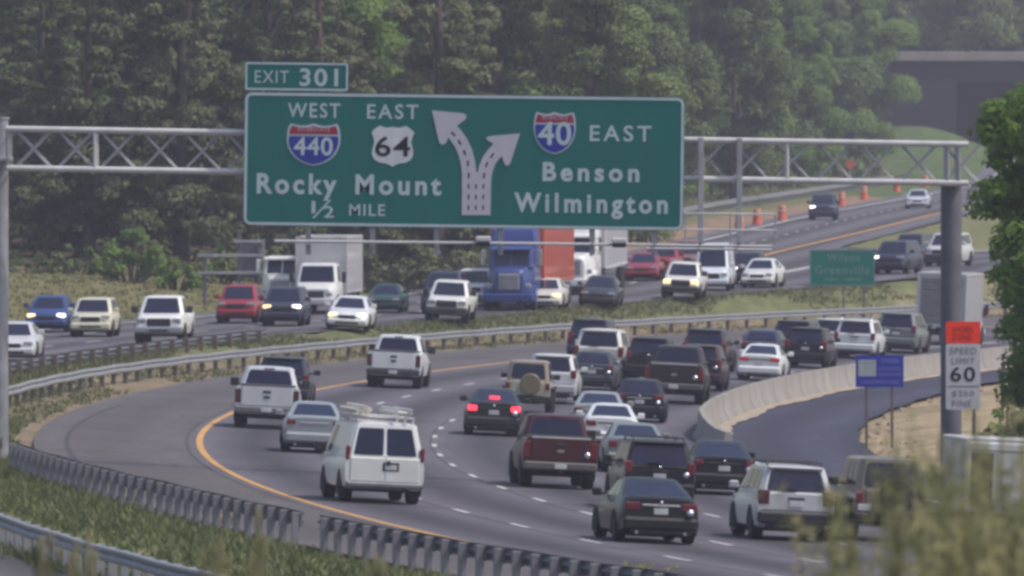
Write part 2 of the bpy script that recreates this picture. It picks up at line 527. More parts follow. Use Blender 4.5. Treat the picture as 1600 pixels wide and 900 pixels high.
def strip(name, rows, m, dz, parent=None, ncol=None):
    """rows: list of (xl, yl, xr, yr); a sheet laid on the ground along them"""
    v, f, uvs = [], [], []
    nc = ncol or 1
    dist = 0
    for i, (xl, yl, xr, yr) in enumerate(rows):
        if i: dist += math.hypot(xl - rows[i - 1][0], yl - rows[i - 1][1])
        for k in range(nc + 1):
            u = k / nc
            x, y = xl + (xr - xl) * u, yl + (yr - yl) * u
            v.append((x, y, T(x, y) + dz))
            uvs.append((u * math.hypot(xr - xl, yr - yl), dist))
    for i in range(len(rows) - 1):
        for k in range(nc):
            a = i * (nc + 1) + k
            f.append((a, a + 1, a + nc + 2, a + nc + 1))
    me = bpy.data.meshes.new(name)
    me.from_pydata(v, [], f)
    ul = me.uv_layers.new(name="lane")
    for l in me.loops: ul.data[l.index].uv = uvs[l.vertex_index]
    me.polygons.foreach_set("use_smooth", [True] * len(f))
    me.materials.append(m)
    o = bpy.data.objects.new(name, me)
    COL.objects.link(o)
    if parent: o.parent = parent
    return o
def arc_rows(o0, o1, y0, y1, st=4): return [(arc_x(o0, y), y, arc_x(o1, y), y) for y in frange(y0, y1 + .01, st)]
def merge_strips(name, lists, m, dz, parent):
    v, f = [], []
    for rows in lists:
        n = len(v)
        for (xl, yl, xr, yr) in rows:
            v += [(xl, yl, T(xl, yl) + dz), (xr, yr, T(xr, yr) + dz)]
        f += [(n + 2 * i, n + 2 * i + 1, n + 2 * i + 3, n + 2 * i + 2) for i in range(len(rows) - 1)]
    me = bpy.data.meshes.new(name)
    me.from_pydata(v, [], f)
    me.materials.append(m)
    o = bpy.data.objects.new(name, me)
    COL.objects.link(o)
    o.parent = parent
    return o

road = tag(strip("main_road", arc_rows(-.3, 15.6, 170, 720), A_main, 0.03, ncol=8), kind="structure")
shl = tag(strip("left_shoulder", arc_rows(-4.9, -.3, 170, 720), A_shld, 0.03, ncol=4), kind="structure")
ramp = tag(strip("slip_road", [(arc_x(15.6, y), y, arc_x(interp([(170, 26), (330, 24), (385, 21.2), (430, 20.8), (480, 20.6), (540, 19.4), (720, 19)], y)
                 + .14 * math.sin(y * .55) * math.sin(y * .17), y), y) for y in frange(170, 720, 3)], A_ramp, 0.03, ncol=4), kind="structure")
merge_strips("yellow_edge_line", [arc_rows(-.1, .1, 170, 720, 2)], M_yline, 0.04, road)
dashes = []
for o_, ph in ((3.6, 0), (7.15, 4), (10.7, 8)):
    for y in frange(180 + ph, 700, 12.2): dashes.append(arc_rows(o_ - .075, o_ + .075, y, y + 3.3, 1.1))
merge_strips("lane_dashes", dashes, M_wline, 0.04, road)
merge_strips("white_edge_line", [[(arc_x(o_ - .1, y), y, arc_x(o_ + .1, y), y) for y, o_ in ((452, 15.3), (430, 15.5), (412, 15.9), (398, 16.5), (380, 17.3), (362, 18.2), (340, 19.4))]], M_wline, 0.042, road)
cs = [arc_rows(-4.0, -3.88, 300, 430, 2), arc_rows(7.02, 7.08, 190, 520, 3), arc_rows(3.45, 3.5, 230, 420, 3), arc_rows(-.42, -.36, 260, 470, 3)]
for y, a, b_ in ((286, 1, 6.8), (318, .4, 3.3), (341, 3.8, 10), (368, .3, 7), (396, 7.3, 14), (427, .3, 6.6), (299, 7.5, 13)):
    cs.append([(arc_x(a, y), y, arc_x(a, y) + .001, y + .2), (arc_x((a + b_) / 2, y), y + .25, arc_x((a + b_) / 2, y) + .001, y + .45), (arc_x(b_, y), y + .1, arc_x(b_, y) + .001, y + .3)])
merge_strips("crack_seal", cs, A_seal, 0.036, shl)
seams = []
for y in (322, 346, 367, 391, 410, 433): seams.append([(arc_x(-4.5, y), y, arc_x(-4.5, y) + .001, y + .35), (arc_x(-.4, y), y + .1, arc_x(-.4, y) + .001, y + .45)])
merge_strips("shoulder_joint", seams, mat("shoulder_joint", (0.16, 0.145, 0.14), .9, var=.3, scale=1), 0.036, shl)

opp_rows = [(x_outer(y) - 1.6, y, opp_right(y), y) for y in frange(170, 1450, 4)]
opp = tag(strip("opposite_road", opp_rows, A_opp, 0.03, ncol=8), kind="structure")
rmp = tag(strip("merging_road", [(interp(RMP_L, y) - .4, y, interp(RMP_R, y), y) for y in frange(640, 900, 4)], A_opp, 0.04, ncol=3), kind="structure")
def line(fn, y0, y1, wd, st=3): return [(fn(y) - wd, y, fn(y) + wd, y) for y in frange(y0, y1, st)]
merge_strips("yellow_edge_line", [line(lambda y: x_yel(y), 705, 1400, .16, 6)], M_yline, 0.045, opp)
wl = [line(lambda y: x_outer(y) + .1, 420, 1400, .14, 5), line(lambda y: interp(RMP_L, y), 650, 890, .2)]
for y in frange(420, 1300, 12.2):
    wl.append(line(lambda q: x_outer(q) + 3.8, y, y + 4, .1, 1.3))
    if y < 640: wl.append(line(lambda q: x_outer(q) + 7.5, y + 5, y + 9, .1, 1.3))
merge_strips("white_lane_lines", wl, M_wline, 0.05, opp)

# ------------------------------------------------------------------ rails, barrier
def guardrail(name, label, pts, side, y_posts=None, mt=M_galv, pm=M_galv, hgt=.74, sp=1.9):
    """pts: ground line; W-beam on `side` (+1 right of travel), timber posts behind it"""
    root = thing(name, label, "guardrail", pts[0])
    P = [Vector(p) - Vector(pts[0]) for p in pts]
    prof = [(.0, hgt), (.045, hgt - .03), (.045, hgt - .09), (-.03, hgt - .15), (.045, hgt - .21), (.045, hgt - .27), (0, hgt - .31), (-.012, hgt - .31), (.03, hgt - .26), (.03, hgt - .22), (-.045, hgt - .15), (.03, hgt - .08), (.03, hgt - .04), (-.012, hgt)]
    secs = []
    for i, p in enumerate(P):
        d = P[min(i + 1, len(P) - 1)] - P[max(i - 1, 0)]
        d.z = 0; d.normalize()
        n = Vector((d.y, -d.x, 0)) * side
        secs.append([p + n * (a + .14) + Vector((0, 0, z + .012 * math.sin(i * 1.7))) for a, z in prof])
    mb = MB(); mb.loft(secs)
    mb.build("rail_beam", mt, root)
    # posts, up to a hundred each a part of its own
    s, acc, out = 0.0, 0.0, []
    for a, b_ in zip(P, P[1:]):
        L = (b_ - a).length
        while acc <= L:
            out.append((a + (b_ - a) * (acc / L), (b_ - a).normalized())); acc += sp
        acc -= L
    proto = None
    for p, d in out[:100]:
        ang = math.atan2(d.y, d.x)
        if proto is None:
            m2 = MB(); m2.box(-.055, .055, -.085, .085, -.25, hgt - .02, .012); m2.box(-.08, .08, -.14 if side > 0 else .1, -.1 if side > 0 else .14, hgt - .33, hgt - .02, .01)
            proto = m2.build("rail_post", pm, root); o = proto
        else:
            o = proto.copy(); COL.objects.link(o); o.parent = root
        o.location = p; o.rotation_euler = (0, 0, ang)
    return root
def gline(offn, y0, y1, st=3):
    return [(arc_x(offn(y), y), y, T(arc_x(offn(y), y), y)) for y in frange(y0, y1, st)]
g1 = lambda y: interp([(250, -4.9), (300, -5.1), (350, -6.5), (403, -7.0), (450, -6.7), (520, -6.0), (690, -5.4)], y)
g2 = lambda y: interp([(230, -10.4), (300, -10.1), (400, -9.7), (450, -9.5), (480, -9.2), (700, -9.0)], y)
guardrail("guardrail", "long steel guardrail curving round the outside of the main road beside its left shoulder", gline(g1, 345, 690), 1, sp=3.8, pm=M_wood)
guardrail("guardrail", "nearer stretch of guardrail seen from behind with closely set posts, left of the white van", gline(g1, 276.5, 341), 1, sp=1.9, mt=M_post, pm=M_galvd)  # beam coloured dark to stand in for its shaded back
guardrail("guardrail", "short guardrail stretch seen from behind at the bottom edge beyond a gap", gline(g1, 235, 274.5), 1, sp=1.9, mt=M_post, pm=M_galvd)  # same dark beam colour for the shaded back
guardrail("guardrail", "light guardrail in the weeds at the bottom left corner beside the other roadway", gline(g2, 205, 330), -1, mt=M_galv)
guardrail("guardrail", "guardrail in the median seen from behind along the oncoming traffic", gline(lambda y: g2(y) + .5, 400, 522), -1, hgt=.58, sp=3.8, pm=M_wood, mt=M_post)  # dark beam colour stands for the rail lying in shadow
guardrail("guardrail", "distant guardrail up on the verge behind the orange barrels", [(x_outer(y) - 6.0, y, T(x_outer(y) - 6.0, y)) for y in frange(800, 1150, 8)], 1, sp=4)

# concrete barrier with its rounded end
bp = [(arc_x(16.5, 410), 410), (arc_x(16.15, 411), 411), (arc_x(15.95, 413), 413), (arc_x(15.75, 418), 418)] + [(arc_x(15.6, y), y) for y in frange(424, 700, 4)]
prof = [(-.3, -.1), (-.3, .08), (-.17, .3), (-.09, .92), (.09, .92), (.17, .3), (.3, .08), (.3, -.1)]
secs = []
for i, (x, y) in enumerate(bp):
    a, c = Vector(bp[max(i - 1, 0)]), Vector(bp[min(i + 1, len(bp) - 1)])
    d = (c - a).normalized(); n = Vector((d.y, -d.x))
    tall = interp([(0, .55), (4, 1.0), (200, 1.0)], i)
    secs.append([(x + n.x * q, y + n.y * q, T(x, y) + z * tall) for q, z in prof])
mb = MB(); mb.loft(secs)
bar = mb.build("concrete_barrier", M_conc); tag(bar, "pale concrete barrier with a rounded end between the traffic and the empty slip road", "barrier")
jm = mat("barrier_joint", (.1, .09, .085), .95)
k = 0
for y in frange(430, 690, 6.1):
    x = arc_x(15.6, y)
    d = Vector((arc_slope(y), 1)).normalized(); n = Vector((d.y, -d.x))
    jb = MB()
    jb.loft([[(x + n.x * q * 1.03 + d.x * e, y + n.y * q * 1.03 + d.y * e, T(x, y) + z * 1.004) for q, z in prof] for e in (-.05, .05)])
    jb.build("joint", jm, bar)
# strip of sandy debris at the barrier's foot
strip_o = tag(strip("sand_strip", [(arc_x(15.9, y), y, arc_x(16.45 + .12 * math.sin(y * .21) + .05 * math.sin(y * .9), y), y) for y in frange(412, 700, 1.5)], mat("sand", (0.33, 0.27, 0.21), .95, var=.3, scale=2), 0.075), kind="structure")

# ------------------------------------------------------------------ vehicles (local axes: +y forward, z up)
WHEEL_CACHE = {}
def wheel(parent, x, y, r, wd, steel=False):
    key = (round(r, 3), round(wd, 3), steel)
    if key not in WHEEL_CACHE:
        m = MB(); h = wd / 2
        m.lathe([(-h + .03, r * .62), (-h, r * .7), (-h, r * .9), (-h + .03, r * .985), (-h * .3, r), (h * .3, r), (h - .03, r * .985), (h, r * .9), (h, r * .7), (h - .03, r * .62)], 'x', n=22)
        tyre = m.build("wheel", M_tyre, parent)
        m = MB()
        m.lathe([(-h + .02, r * .63), (-h + .045, r * .55), (-h + .06, r * .16), (-h + .02, r * .12), (h - .02, r * .12), (h - .06, r * .16), (h - .045, r * .55), (h - .02, r * .63)], 'x', n=18)
        for k in range(5):
            a = k * 2 * math.pi / 5
            for sd in (-1, 1):
                c, s_ = math.cos(a), math.sin(a)
                q = [(sd * (h - .035), c * r * .2 - s_ * .03, s_ * r * .2 + c * .03), (sd * (h - .035), c * r * .2 + s_ * .03, s_ * r * .2 - c * .03), (sd * (h - .03), c * r * .6 + s_ * .04, s_ * r * .6 - c * .04), (sd * (h - .03), c * r * .6 - s_ * .04, s_ * r * .6 + c * .04)]
                m.poly(q, (sd * .012, 0, 0))
        rim = m.build("rim", M_black if steel else M_rim, tyre)
        WHEEL_CACHE[key] = (tyre, rim); o = tyre
    else:
        t0, r0 = WHEEL_CACHE[key]
        o = t0.copy(); COL.objects.link(o); o.parent = parent
        q = r0.copy(); COL.objects.link(q); q.parent = o
    o.location = (x, y, r)
    return o

def ring(wd, y0, y1, z0, z1, c):
    """chamfered rectangle: y0 rear (height z0) to y1 front (height z1)"""
    return [(wd - c, y0, z0), (wd, y0 + c, z0), (wd, y1 - c, z1), (wd - c, y1, z1), (-wd + c, y1, z1), (-wd, y1 - c, z1), (-wd, y0 + c, z0), (-wd + c, y0, z0)]

def body_secs(st):
    secs = []
    for (y, zb, zt, wb, wt) in st:
        h = zt - zb
        wm = max(wb, wt) + .012
        hs = [(wb * .86, zb), (wb * .97, zb + .05), (wm, zb + .34 * h), (wm, zb + .66 * h), (wt + .004, zt - .10 * min(1, h)), (wt - .035, zt - .03), (wt - .1, zt), (wt * .5, zt + .022)]
        secs.append([(x, y, z) for x, z in hs] + [(-x, y, z) for x, z in reversed(hs)])
    return secs

KINDS = {
 'sedan': dict(L=4.8, half=.91, r=.33, tw=.25, axF=1.45, axR=-1.38, zb=.2,
   st=[(2.4, .3, .64, .6, .58), (2.28, .22, .72, .76, .72), (1.9, .2, .83, .88, .8), (1.0, .2, .95, .9, .84), (0, .2, .98, .91, .87), (-1.4, .2, 1.02, .91, .87), (-1.95, .22, 1.06, .89, .83), (-2.3, .26, 1.05, .85, .79), (-2.4, .33, .99, .79, .74)],
   gh=dict(yA=1.25, yB=.3, yC=-.78, yD=-1.9, zA=.93, zD=1.03, wb=.82, wr=.6, H=1.45), side=[(.17, .5), (.53, .84)]),
 'hatch': dict(L=4.4, half=.89, r=.32, tw=.21, axF=1.35, axR=-1.3, zb=.2,
   st=[(2.2, .3, .68, .6, .58), (2.08, .22, .78, .76, .72), (1.7, .2, .88, .87, .8), (.9, .2, .99, .89, .83), (0, .2, 1.0, .9, .86), (-1.5, .2, 1.02, .9, .86), (-2.1, .24, 1.0, .85, .8), (-2.2, .32, .96, .8, .75)],
   gh=dict(yA=1.2, yB=.35, yC=-1.45, yD=-2.05, zA=.97, zD=1.0, wb=.82, wr=.62, H=1.5), side=[(.15, .45), (.48, .72), (.75, .92)]),
 'suv': dict(L=4.7, half=.94, r=.37, tw=.29, axF=1.4, axR=-1.4, zb=.27,
   st=[(2.35, .4, .88, .68, .66), (2.2, .3, 1.0, .84, .78), (1.7, .28, 1.06, .92, .84), (1.1, .27, 1.1, .93, .87), (0, .27, 1.12, .94, .89), (-1.8, .27, 1.13, .94, .89), (-2.25, .3, 1.12, .91, .87), (-2.35, .4, 1.08, .88, .84)],
   gh=dict(yA=1.3, yB=.55, yC=-2.0, yD=-2.3, zA=1.08, zD=1.12, wb=.87, wr=.71, H=1.76), side=[(.12, .38), (.41, .67), (.7, .93)]),
 'minivan': dict(L=5.0, half=.97, r=.34, tw=.26, axF=1.55, axR=-1.5, zb=.22,
   st=[(2.5, .36, .82, .66, .64), (2.36, .26, .94, .84, .78), (1.9, .23, 1.03, .93, .84), (1.3, .22, 1.1, .95, .88), (0, .22, 1.12, .97, .92), (-2.0, .22, 1.12, .97, .92), (-2.4, .26, 1.1, .94, .9), (-2.5, .36, 1.05, .9, .86)],
   gh=dict(yA=1.8, yB=.75, yC=-2.15, yD=-2.45, zA=1.06, zD=1.1, wb=.9, wr=.72, H=1.76), side=[(.15, .38), (.41, .68), (.71, .94)]),
 'pickup': dict(L=5.8, half=1.0, r=.4, tw=.32, axF=1.85, axR=-1.75, zb=.4,
   st=[(2.9, .52, 1.0, .8, .78), (2.75, .44, 1.12, .93, .86), (1.6, .4, 1.22, .98, .92), (.2, .4, 1.26, 1.0, .95), (-.95, .4, 1.27, 1.0, .95), (-1.05, .42, 1.32, 1.0, .98), (-2.8, .46, 1.34, 1.0, .98), (-2.88, .6, 1.33, .99, .97)],
   gh=dict(yA=1.6, yB=.85, yC=-.72, yD=-.96, zA=1.2, zD=1.26, wb=.92, wr=.74, H=1.93), side=[(.13, .5), (.54, .9)]),
 'van': dict(L=5.7, half=1.0, r=.38, tw=.3, axF=1.75, axR=-1.75, zb=.34,
   st=[(2.85, .45, .95, .75, .7), (2.7, .37, 1.06, .92, .84), (2.2, .35, 1.15, .99, .92), (0, .34, 1.2, 1.01, .975), (-2.68, .36, 1.2, 1.0, .97), (-2.82, .42, 1.2, .98, .955)],
   gh=dict(yA=2.3, yB=1.4, yC=-2.62, yD=-2.8, zA=1.14, zD=1.2, wb=.965, wr=.79, H=2.08), side=[(.1, .27)]),
 'jeep': dict(L=4.0, half=.84, r=.39, tw=.25, axF=1.2, axR=-1.2, zb=.42,
   st=[(1.95, .5, 1.0, .62, .58), (1.88, .46, 1.06, .68, .62), (.8, .44, 1.12, .74, .68), (.7, .42, 1.14, .78, .74), (-1.85, .44, 1.14, .78, .745), (-1.93, .5, 1.13, .77, .735)],
   gh=dict(yA=.78, yB=.5, yC=-1.82, yD=-1.91, zA=1.1, zD=1.13, wb=.745, wr=.66, H=1.82), side=[(.08, .38), (.42, .66), (.7, .94)]),
 'sprinter': dict(L=5.9, half=.96, r=.36, tw=.23, axF=1.9, axR=-1.7, zb=.3,
   st=[(2.9, .42, .9, .72, .68), (2.75, .34, 1.05, .88, .8), (2.35, .32, 1.2, .95, .86), (1.6, .3, 1.3, .97, .92), (-2.8, .32, 1.3, .97, .94), (-2.92, .4, 1.28, .95, .92)],
   gh=dict(yA=2.4, yB=1.55, yC=-2.78, yD=-2.88, zA=1.18, zD=1.28, wb=.92, wr=.78, H=2.5), side=[(.06, .22)]),
}
def place(px, py, L, toward, turn, kind_slope=None):
    p = hit(px, py)
    sl_ = kind_slope if kind_slope is not None else arc_slope(p.y) * (.75 if p.y > 430 else 1)
    d = Vector((sl_, 1)).normalized()
    c = Vector((p.x, p.y)) + d * (L / 2 - .35)
    ang = math.atan2(d.y, d.x) - math.pi / 2 + math.radians(turn)
    if toward: ang += math.pi
    z1, z2 = T(c.x + d.x * L * .3, c.y + d.y * L * .3), T(c.x - d.x * L * .3, c.y - d.y * L * .3)
    pitch = math.atan2(z1 - z2, L * .6) * (-1 if toward else 1)
    nrm = Vector((d.y, -d.x))
    roll = max(-.05, min(.05, math.atan2(T(c.x - nrm.x, c.y - nrm.y) - T(c.x + nrm.x, c.y + nrm.y), 2.0))) * (-1 if toward else 1)
    return Vector((c.x, c.y, (z1 + z2) / 2 + .032)), (pitch, roll, ang), p

def car(kind, px, py, col, label, cat, name=None, toward=False, turn=0, sc=1.0, lit=None, brake=False, slope=None, metal=.2, top=None, rack=False,
        lower=None, group=None, bumper=None, hs=1.0, plate=True, spare=False, roofbox=None, tailmat=None):
    K = KINDS[kind]
    root = thing(name or {'sedan': 'sedan_car', 'hatch': 'hatchback_car', 'suv': 'sport_utility_vehicle', 'minivan': 'minivan', 'pickup': 'pickup_truck', 'van': 'cargo_van', 'jeep': 'off_road_vehicle', 'sprinter': 'high_roof_van'}[kind], label, cat, group=group)
    loc, rot, p = place(px, py, K['L'] * sc, toward, turn, slope)
    root.location = loc
    root.rotation_euler = rot
    root.scale = (sc, sc, sc * hs * RND.uniform(.97, 1.035))
    jz, jw = RND.uniform(-.04, .04), RND.uniform(-.1, .06)
    P = paint(col, metal)
    PL = paint(lower, metal) if lower else P
    half, L, r = K['half'], K['L'], K['r']
    # body shell; near-black box and half-discs colour in underside and wheel-opening shade
    m = MB()
    m.loft(body_secs(K['st']))
    m.box(-half * .8, half * .8, -L / 2 + .25, L / 2 - .25, K['zb'] - .05, K['zb'] + .12, .03, 1)
    for ax in (K['axF'], K['axR']):
        for sd in (-1, 1):
            R = r + .075
            pts = [(sd * (half - .2), ax + math.cos(a) * R, r + math.sin(a) * R) for a in [math.radians(k) for k in range(-25, 206, 15)]]
            m.poly(pts, (sd * .222, 0, 0), 1)
    m.box(-half * .5, half * .5, K['axR'] - .06, K['axR'] + .06, r - .06, r + .06, .02, 1)
    m.build("body", [P, M_under], root)
    for sd in (-1, 1):
        for ax in (K['axF'], K['axR']):
            wheel(root, sd * (half - K['tw'] / 2 - (.0 if kind != 'jeep' else -.02)), ax, r, K['tw'], kind in ('van',))
    # cabin
    g = K['gh']
    c = .1
    zr = g['H'] - .05
    R0 = ring(g['wb'], g['yD'], g['yA'], g['zD'] - .02, g['zA'] - .02, c)
    R1 = ring(g['wr'], g['yC'], g['yB'], zr, zr - .02, c)
    R2 = ring(g['wr'] - .09, g['yC'] + .12, g['yB'] - .14, g['H'] - .01, g['H'] - .02, c)
    R3 = ring(g['wr'] * .4, g['yC'] + .5, g['yB'] - .5, g['H'] + .01, g['H'] + .008, .05)
    if g['yB'] - g['yC'] < 1.2: R3 = ring(g['wr'] * .4, g['yC'] + .35, g['yB'] - .35, g['H'] + .01, g['H'] + .008, .05)
    m = MB(); m.loft([R0, R1, R2, R3])
    m.build("cabin", paint(top, 0.0) if top else P, root, ang=25)
    A = lambda x, y, z: Vector((x, y, z))
    # windscreen
    m = MB(); m.panel(R0[4], R0[3], R1[3], R1[4], .03, .97, .1, .95, .07, side=(0, 1, .3))
    m.build("windscreen", M_glass, root)
    # rear glass
    vr = {'sedan': (.12, .93), 'hatch': (.12, .92), 'suv': (.1, .9), 'minivan': (.1, .9), 'pickup': (.16, .9), 'van': (.06, .88), 'jeep': (.1, .9), 'sprinter': (.3, .85)}[kind]
    m = MB()
    if kind in ('van', 'sprinter'):
        m.panel(R0[7], R0[0], R1[0], R1[7], .035, .475, *vr, .05, side=(0, -1, .1)); m.build("rear_window", M_glass, root)
        m = MB(); m.panel(R0[7], R0[0], R1[0], R1[7], .525, .965, *vr, .05, side=(0, -1, .1)); m.build("rear_window", M_glass, root)
    else:
        m.panel(R0[7], R0[0], R1[0], R1[7], .03, .97, *vr, .1, side=(0, -1, .1)); m.build("rear_window", M_glass, root)
    for sd in (-1, 1):
        a, b_, c_, d_ = (R0[2], R0[1], R1[1], R1[2]) if sd > 0 else (R0[5], R0[6], R1[6], R1[5])
        for (u0, u1) in K['side']:
            m = MB(); m.panel(a, b_, c_, d_, u0, u1, .14, .9, .06, side=(sd, 0, .2)); m.build("side_window", M_glass, root)
        # mirror on a short arm
        m = MB()
        yb, zm = g['yA'] - .42, g['zA'] + .1
        big = .045 if kind in ('pickup', 'van', 'sprinter') else 0
        x0, x1 = sorted((sd * (g['wb'] - .02), sd * (half + .17 + big)))
        xm0, xm1 = sorted((sd * (half - .02), sd * (half + .2 + big)))
        m.box(x0, x1, yb - .03, yb + .03, zm - .03, zm + .03, .01)
        m.box(xm0, xm1, yb - .06, yb + .07, zm - .05, zm + .13 + big * 2, .03)
        m.build("mirror", M_black if kind in ('pickup', 'van', 'jeep') else P, root)
    yf, yr_ = K['st'][0][0], K['st'][-1][0]
    LH = {True: (M_lit, M_lit)}.get(lit, None) or ((M_litw, M_lit) if lit == 'warm' else ((M_litw, M_litw) if lit == 'both_warm' else ((M_lit, M_lens) if lit == 'one' else (M_lens, M_lens))))
    TL = M_redlit if brake else (tailmat or M_red)
    def both(name, x0, x1, y0, y1, z0, z1, cc, mm, par=root):
        for k, sd in enumerate((1, -1)):
            m = MB(); a, b_ = sorted((sd * x0, sd * x1)); m.box(a, b_, y0, y1, z0, z1, cc)
            m.build(name, mm[k] if isinstance(mm, tuple) else mm, par)
    def one(name, x0, x1, y0, y1, z0, z1, cc, mm, par=root):
        m = MB(); m.box(x0, x1, y0, y1, z0, z1, cc); return m.build(name, mm, par)
    if kind in ('sedan', 'hatch'):
        dz = .0 if kind == 'sedan' else .03
        both("headlight", .44, .8, yf - .24, yf + .0, .6 + dz, .75 + dz, .04, LH)
        one("grille", -.36, .36, yf - .1, yf + .025, .5, .68, .03, M_black)
        one("front_bumper", -.84, .84, yf - .32, yf + .07, .27, .53, .07, PL)
        one("air_intake", -.5, .5, yf - .1, yf + .085, .3, .41, .03, M_black)
        both("tail_light", .46 - jw, .82, yr_ - .02, yr_ + .2, .76 + dz + jz, .95 + dz + jz * .3, .035, TL)
        one("rear_bumper", -.86, .86, yr_ - .09, yr_ + .3, .3, .6, .07, PL)
        one("valance", -.66, .66, yr_ - .05, yr_ + .2, .2, .32, .03, M_black)
        one("boot_trim", -.44, .44, yr_ - .018, yr_ + .1, .84, .89, .012, M_chrome if RND.random() < .5 else M_black)
        if plate: one("licence_plate", -.16, .16, yr_ - .025, yr_ + .05, .66, .8, .01, M_plate)
        for sd in (-1, 1):
            m = MB(); m.tube([(sd * .55, yr_ + .3, .25), (sd * .55, yr_ - .1, .25)], .04, 10); m.build("exhaust", M_chrome, root)
        if brake:
            # raised lamp inside the back glass
            pz = g['zD'] + .1
            one("high_brake_light", -.16, .16, g['yD'] + .02, g['yD'] + .2, pz, pz + .1, .01, M_redlit)
        m = MB(); m.poly([(0, yr_ + .1, 1.06), (.02, yr_ + .12, 1.08), (0, yr_ + .45, 1.1), (-.02, yr_ + .12, 1.08)], (0, .01, .01)); 
    elif kind in ('suv', 'minivan'):
        both("headlight", .46, .84, yf - .24, yf + .0, .82 - (.06 if kind == 'minivan' else 0), .98 - (.06 if kind == 'minivan' else 0), .04, LH)
        one("grille", -.42, .42, yf - .1, yf + .03, .7, .92, .03, M_black)
        one("front_bumper", -.88, .88, yf - .3, yf + .09, .36, .66, .07, paint(bumper, 0) if bumper else PL)
        one("air_intake", -.5, .5, yf - .1, yf + .1, .42, .54, .03, M_black)
        both("tail_light", .72 - abs(jw), .9, yr_ - .02, yr_ + .22, .86 + jz * 2, 1.2 + jz, .03, TL)
        one("rear_bumper", -.91, .91, yr_ - .13, yr_ + .25, .4, .7, .06, paint(bumper, 0) if bumper else PL)
        one("valance", -.7, .7, yr_ - .05, yr_ + .2, .28, .42, .03, M_black)
        one("door_handle", -.2, .2, yr_ - .035, yr_ + .1, .98, 1.03, .012, M_black)
        one("tailgate_seam", -.82, .82, yr_ - .012, yr_ + .1, .715, .73, 0, M_black)
        if plate: one("licence_plate", -.16, .16, yr_ - .03, yr_ + .05, .8, .94, .01, M_plate)
        one("wiper", -.32, .02, g['yD'] - .03, g['yD'] + .03, g['zD'] + .08, g['zD'] + .1, 0, M_black)
        one("spoiler", -g['wr'] + .05, g['wr'] - .05, g['yC'] - .12, g['yC'] + .1, g['H'] - .07, g['H'] - .02, .02, P)
        if rack:
            m = MB()
            for sd in (-1, 1):
                x = sd * (g['wr'] - .06)
                m.tube([(x, g['yC'] + .15, g['H'] - .04), (x, g['yC'] + .25, g['H'] + .07), (x, g['yB'] - .3, g['H'] + .07), (x, g['yB'] - .2, g['H'] - .04)], .022, 8)
            for yy in (g['yC'] + .4, g['yB'] - .5): m.box(-g['wr'] + .06, g['wr'] - .06, yy - .03, yy + .03, g['H'] + .06, g['H'] + .09, .01)
            m.build("roof_rack", M_black if rack != 'chrome' else M_chrome, root)
    elif kind == 'pickup':
        both("headlight", .5, .9, yf - .2, yf + .0, .82, 1.06, .04, LH)
        one("grille", -.48, .48, yf - .1, yf + .04, .74, 1.06, .04, M_black)
        one("front_bumper", -.97, .97, yf - .3, yf + .14, .48, .74, .06, M_chrome if not bumper else paint(bumper, 0))
        one("air_intake", -.4, .4, yf - .1, yf + .15, .54, .64, .02, M_black)
        both("tail_light", .815, .995, yr_ - .025, yr_ + .16, .8, 1.24, .02, TL)
        tg = one("tailgate", -.795, .795, yr_ - .045, yr_ + .03, .72, 1.335, .025, P)
        one("tailgate_handle", -.13, .13, yr_ - .065, yr_ - .02, 1.13, 1.21, .015, M_black, tg)
        m = MB(); m.lathe([(yr_ - .06, .075), (yr_ - .04, .08)], 'y', (0, 0, 0), 20)
        m.v = [(x * 1.5, y, z * .6 + 1.0) for x, y, z in m.v]
        m.build("emblem", M_chrome if sum(col) < .6 else mat("dark_blue_oval", (.02, .03, .08), .3), tg)
        one("tailgate_rail", -.8, .8, yr_ - .04, yr_ + .06, 1.33, 1.36, .01, M_black if sum(col) > 1.2 else M_galvl)
        one("rear_bumper", -.99, .99, yr_ - .2, yr_ + .1, .5, .71, .04, M_bump if not bumper else paint(bumper, 0))
        if plate: one("licence_plate", -.16, .16, yr_ - .215, yr_ - .15, .53, .66, .01, M_plate)
        one("bed_cover", -.86, .86, yr_ + .12, -1.12, 1.3, 1.385, .02, M_black)
        one("tow_hitch", -.06, .06, yr_ - .28, yr_ + .3, .4, .48, .015, M_under)
        one("axle_guard", -.74, .74, K['axR'] - .12, K['axR'] + .12, .3, .5, .06, M_under)
        m = MB(); m.tube([(.5, yr_ + .4, .44), (.55, yr_ - .12, .42)], .05, 10); m.build("exhaust", M_under, root)
        one("high_brake_light", -.16, .16, g['yC'] - .035, g['yC'] + .05, g['H'] - .085, g['H'] - .045, .01, M_red)
    elif kind in ('van', 'sprinter'):
        both("headlight", .48, .86, yf - .2, yf + .0, .78, .98, .04, LH)
        one("grille", -.44, .44, yf - .1, yf + .03, .66, .95, .03, M_black)
        one("front_bumper", -.95, .95, yf - .3, yf + .1, .38, .64, .06, M_black if kind == 'van' else P)
        both("tail_light", .89, .985, yr_ - .02, yr_ + .14, 1.1, 1.46 if kind == 'van' else 1.4, .02, TL)
        for sd, nm in ((-1, "rear_door"), (1, "rear_door")):
            a, b_ = sorted((sd * .012, sd * .87))
            dr = one(nm, a, b_, yr_ - .025, yr_ + .05, .56, 1.175, .02, P)
            if sd == 1: one("door_handle", .05, .14, yr_ - .06, yr_ - .01, .98, 1.1, .01, M_black, dr)
        if plate: 
            one("plate_recess", -.06, .36, yr_ - .035, yr_ - .0, .84, 1.06, .01, M_black)
            one("licence_plate", .0, .3, yr_ - .045, yr_ - .01, .87, 1.0, .01, M_plate)
        one("rear_bumper", -.97, .97, yr_ - .16, yr_ + .1, .4, .55, .04, M_bump)
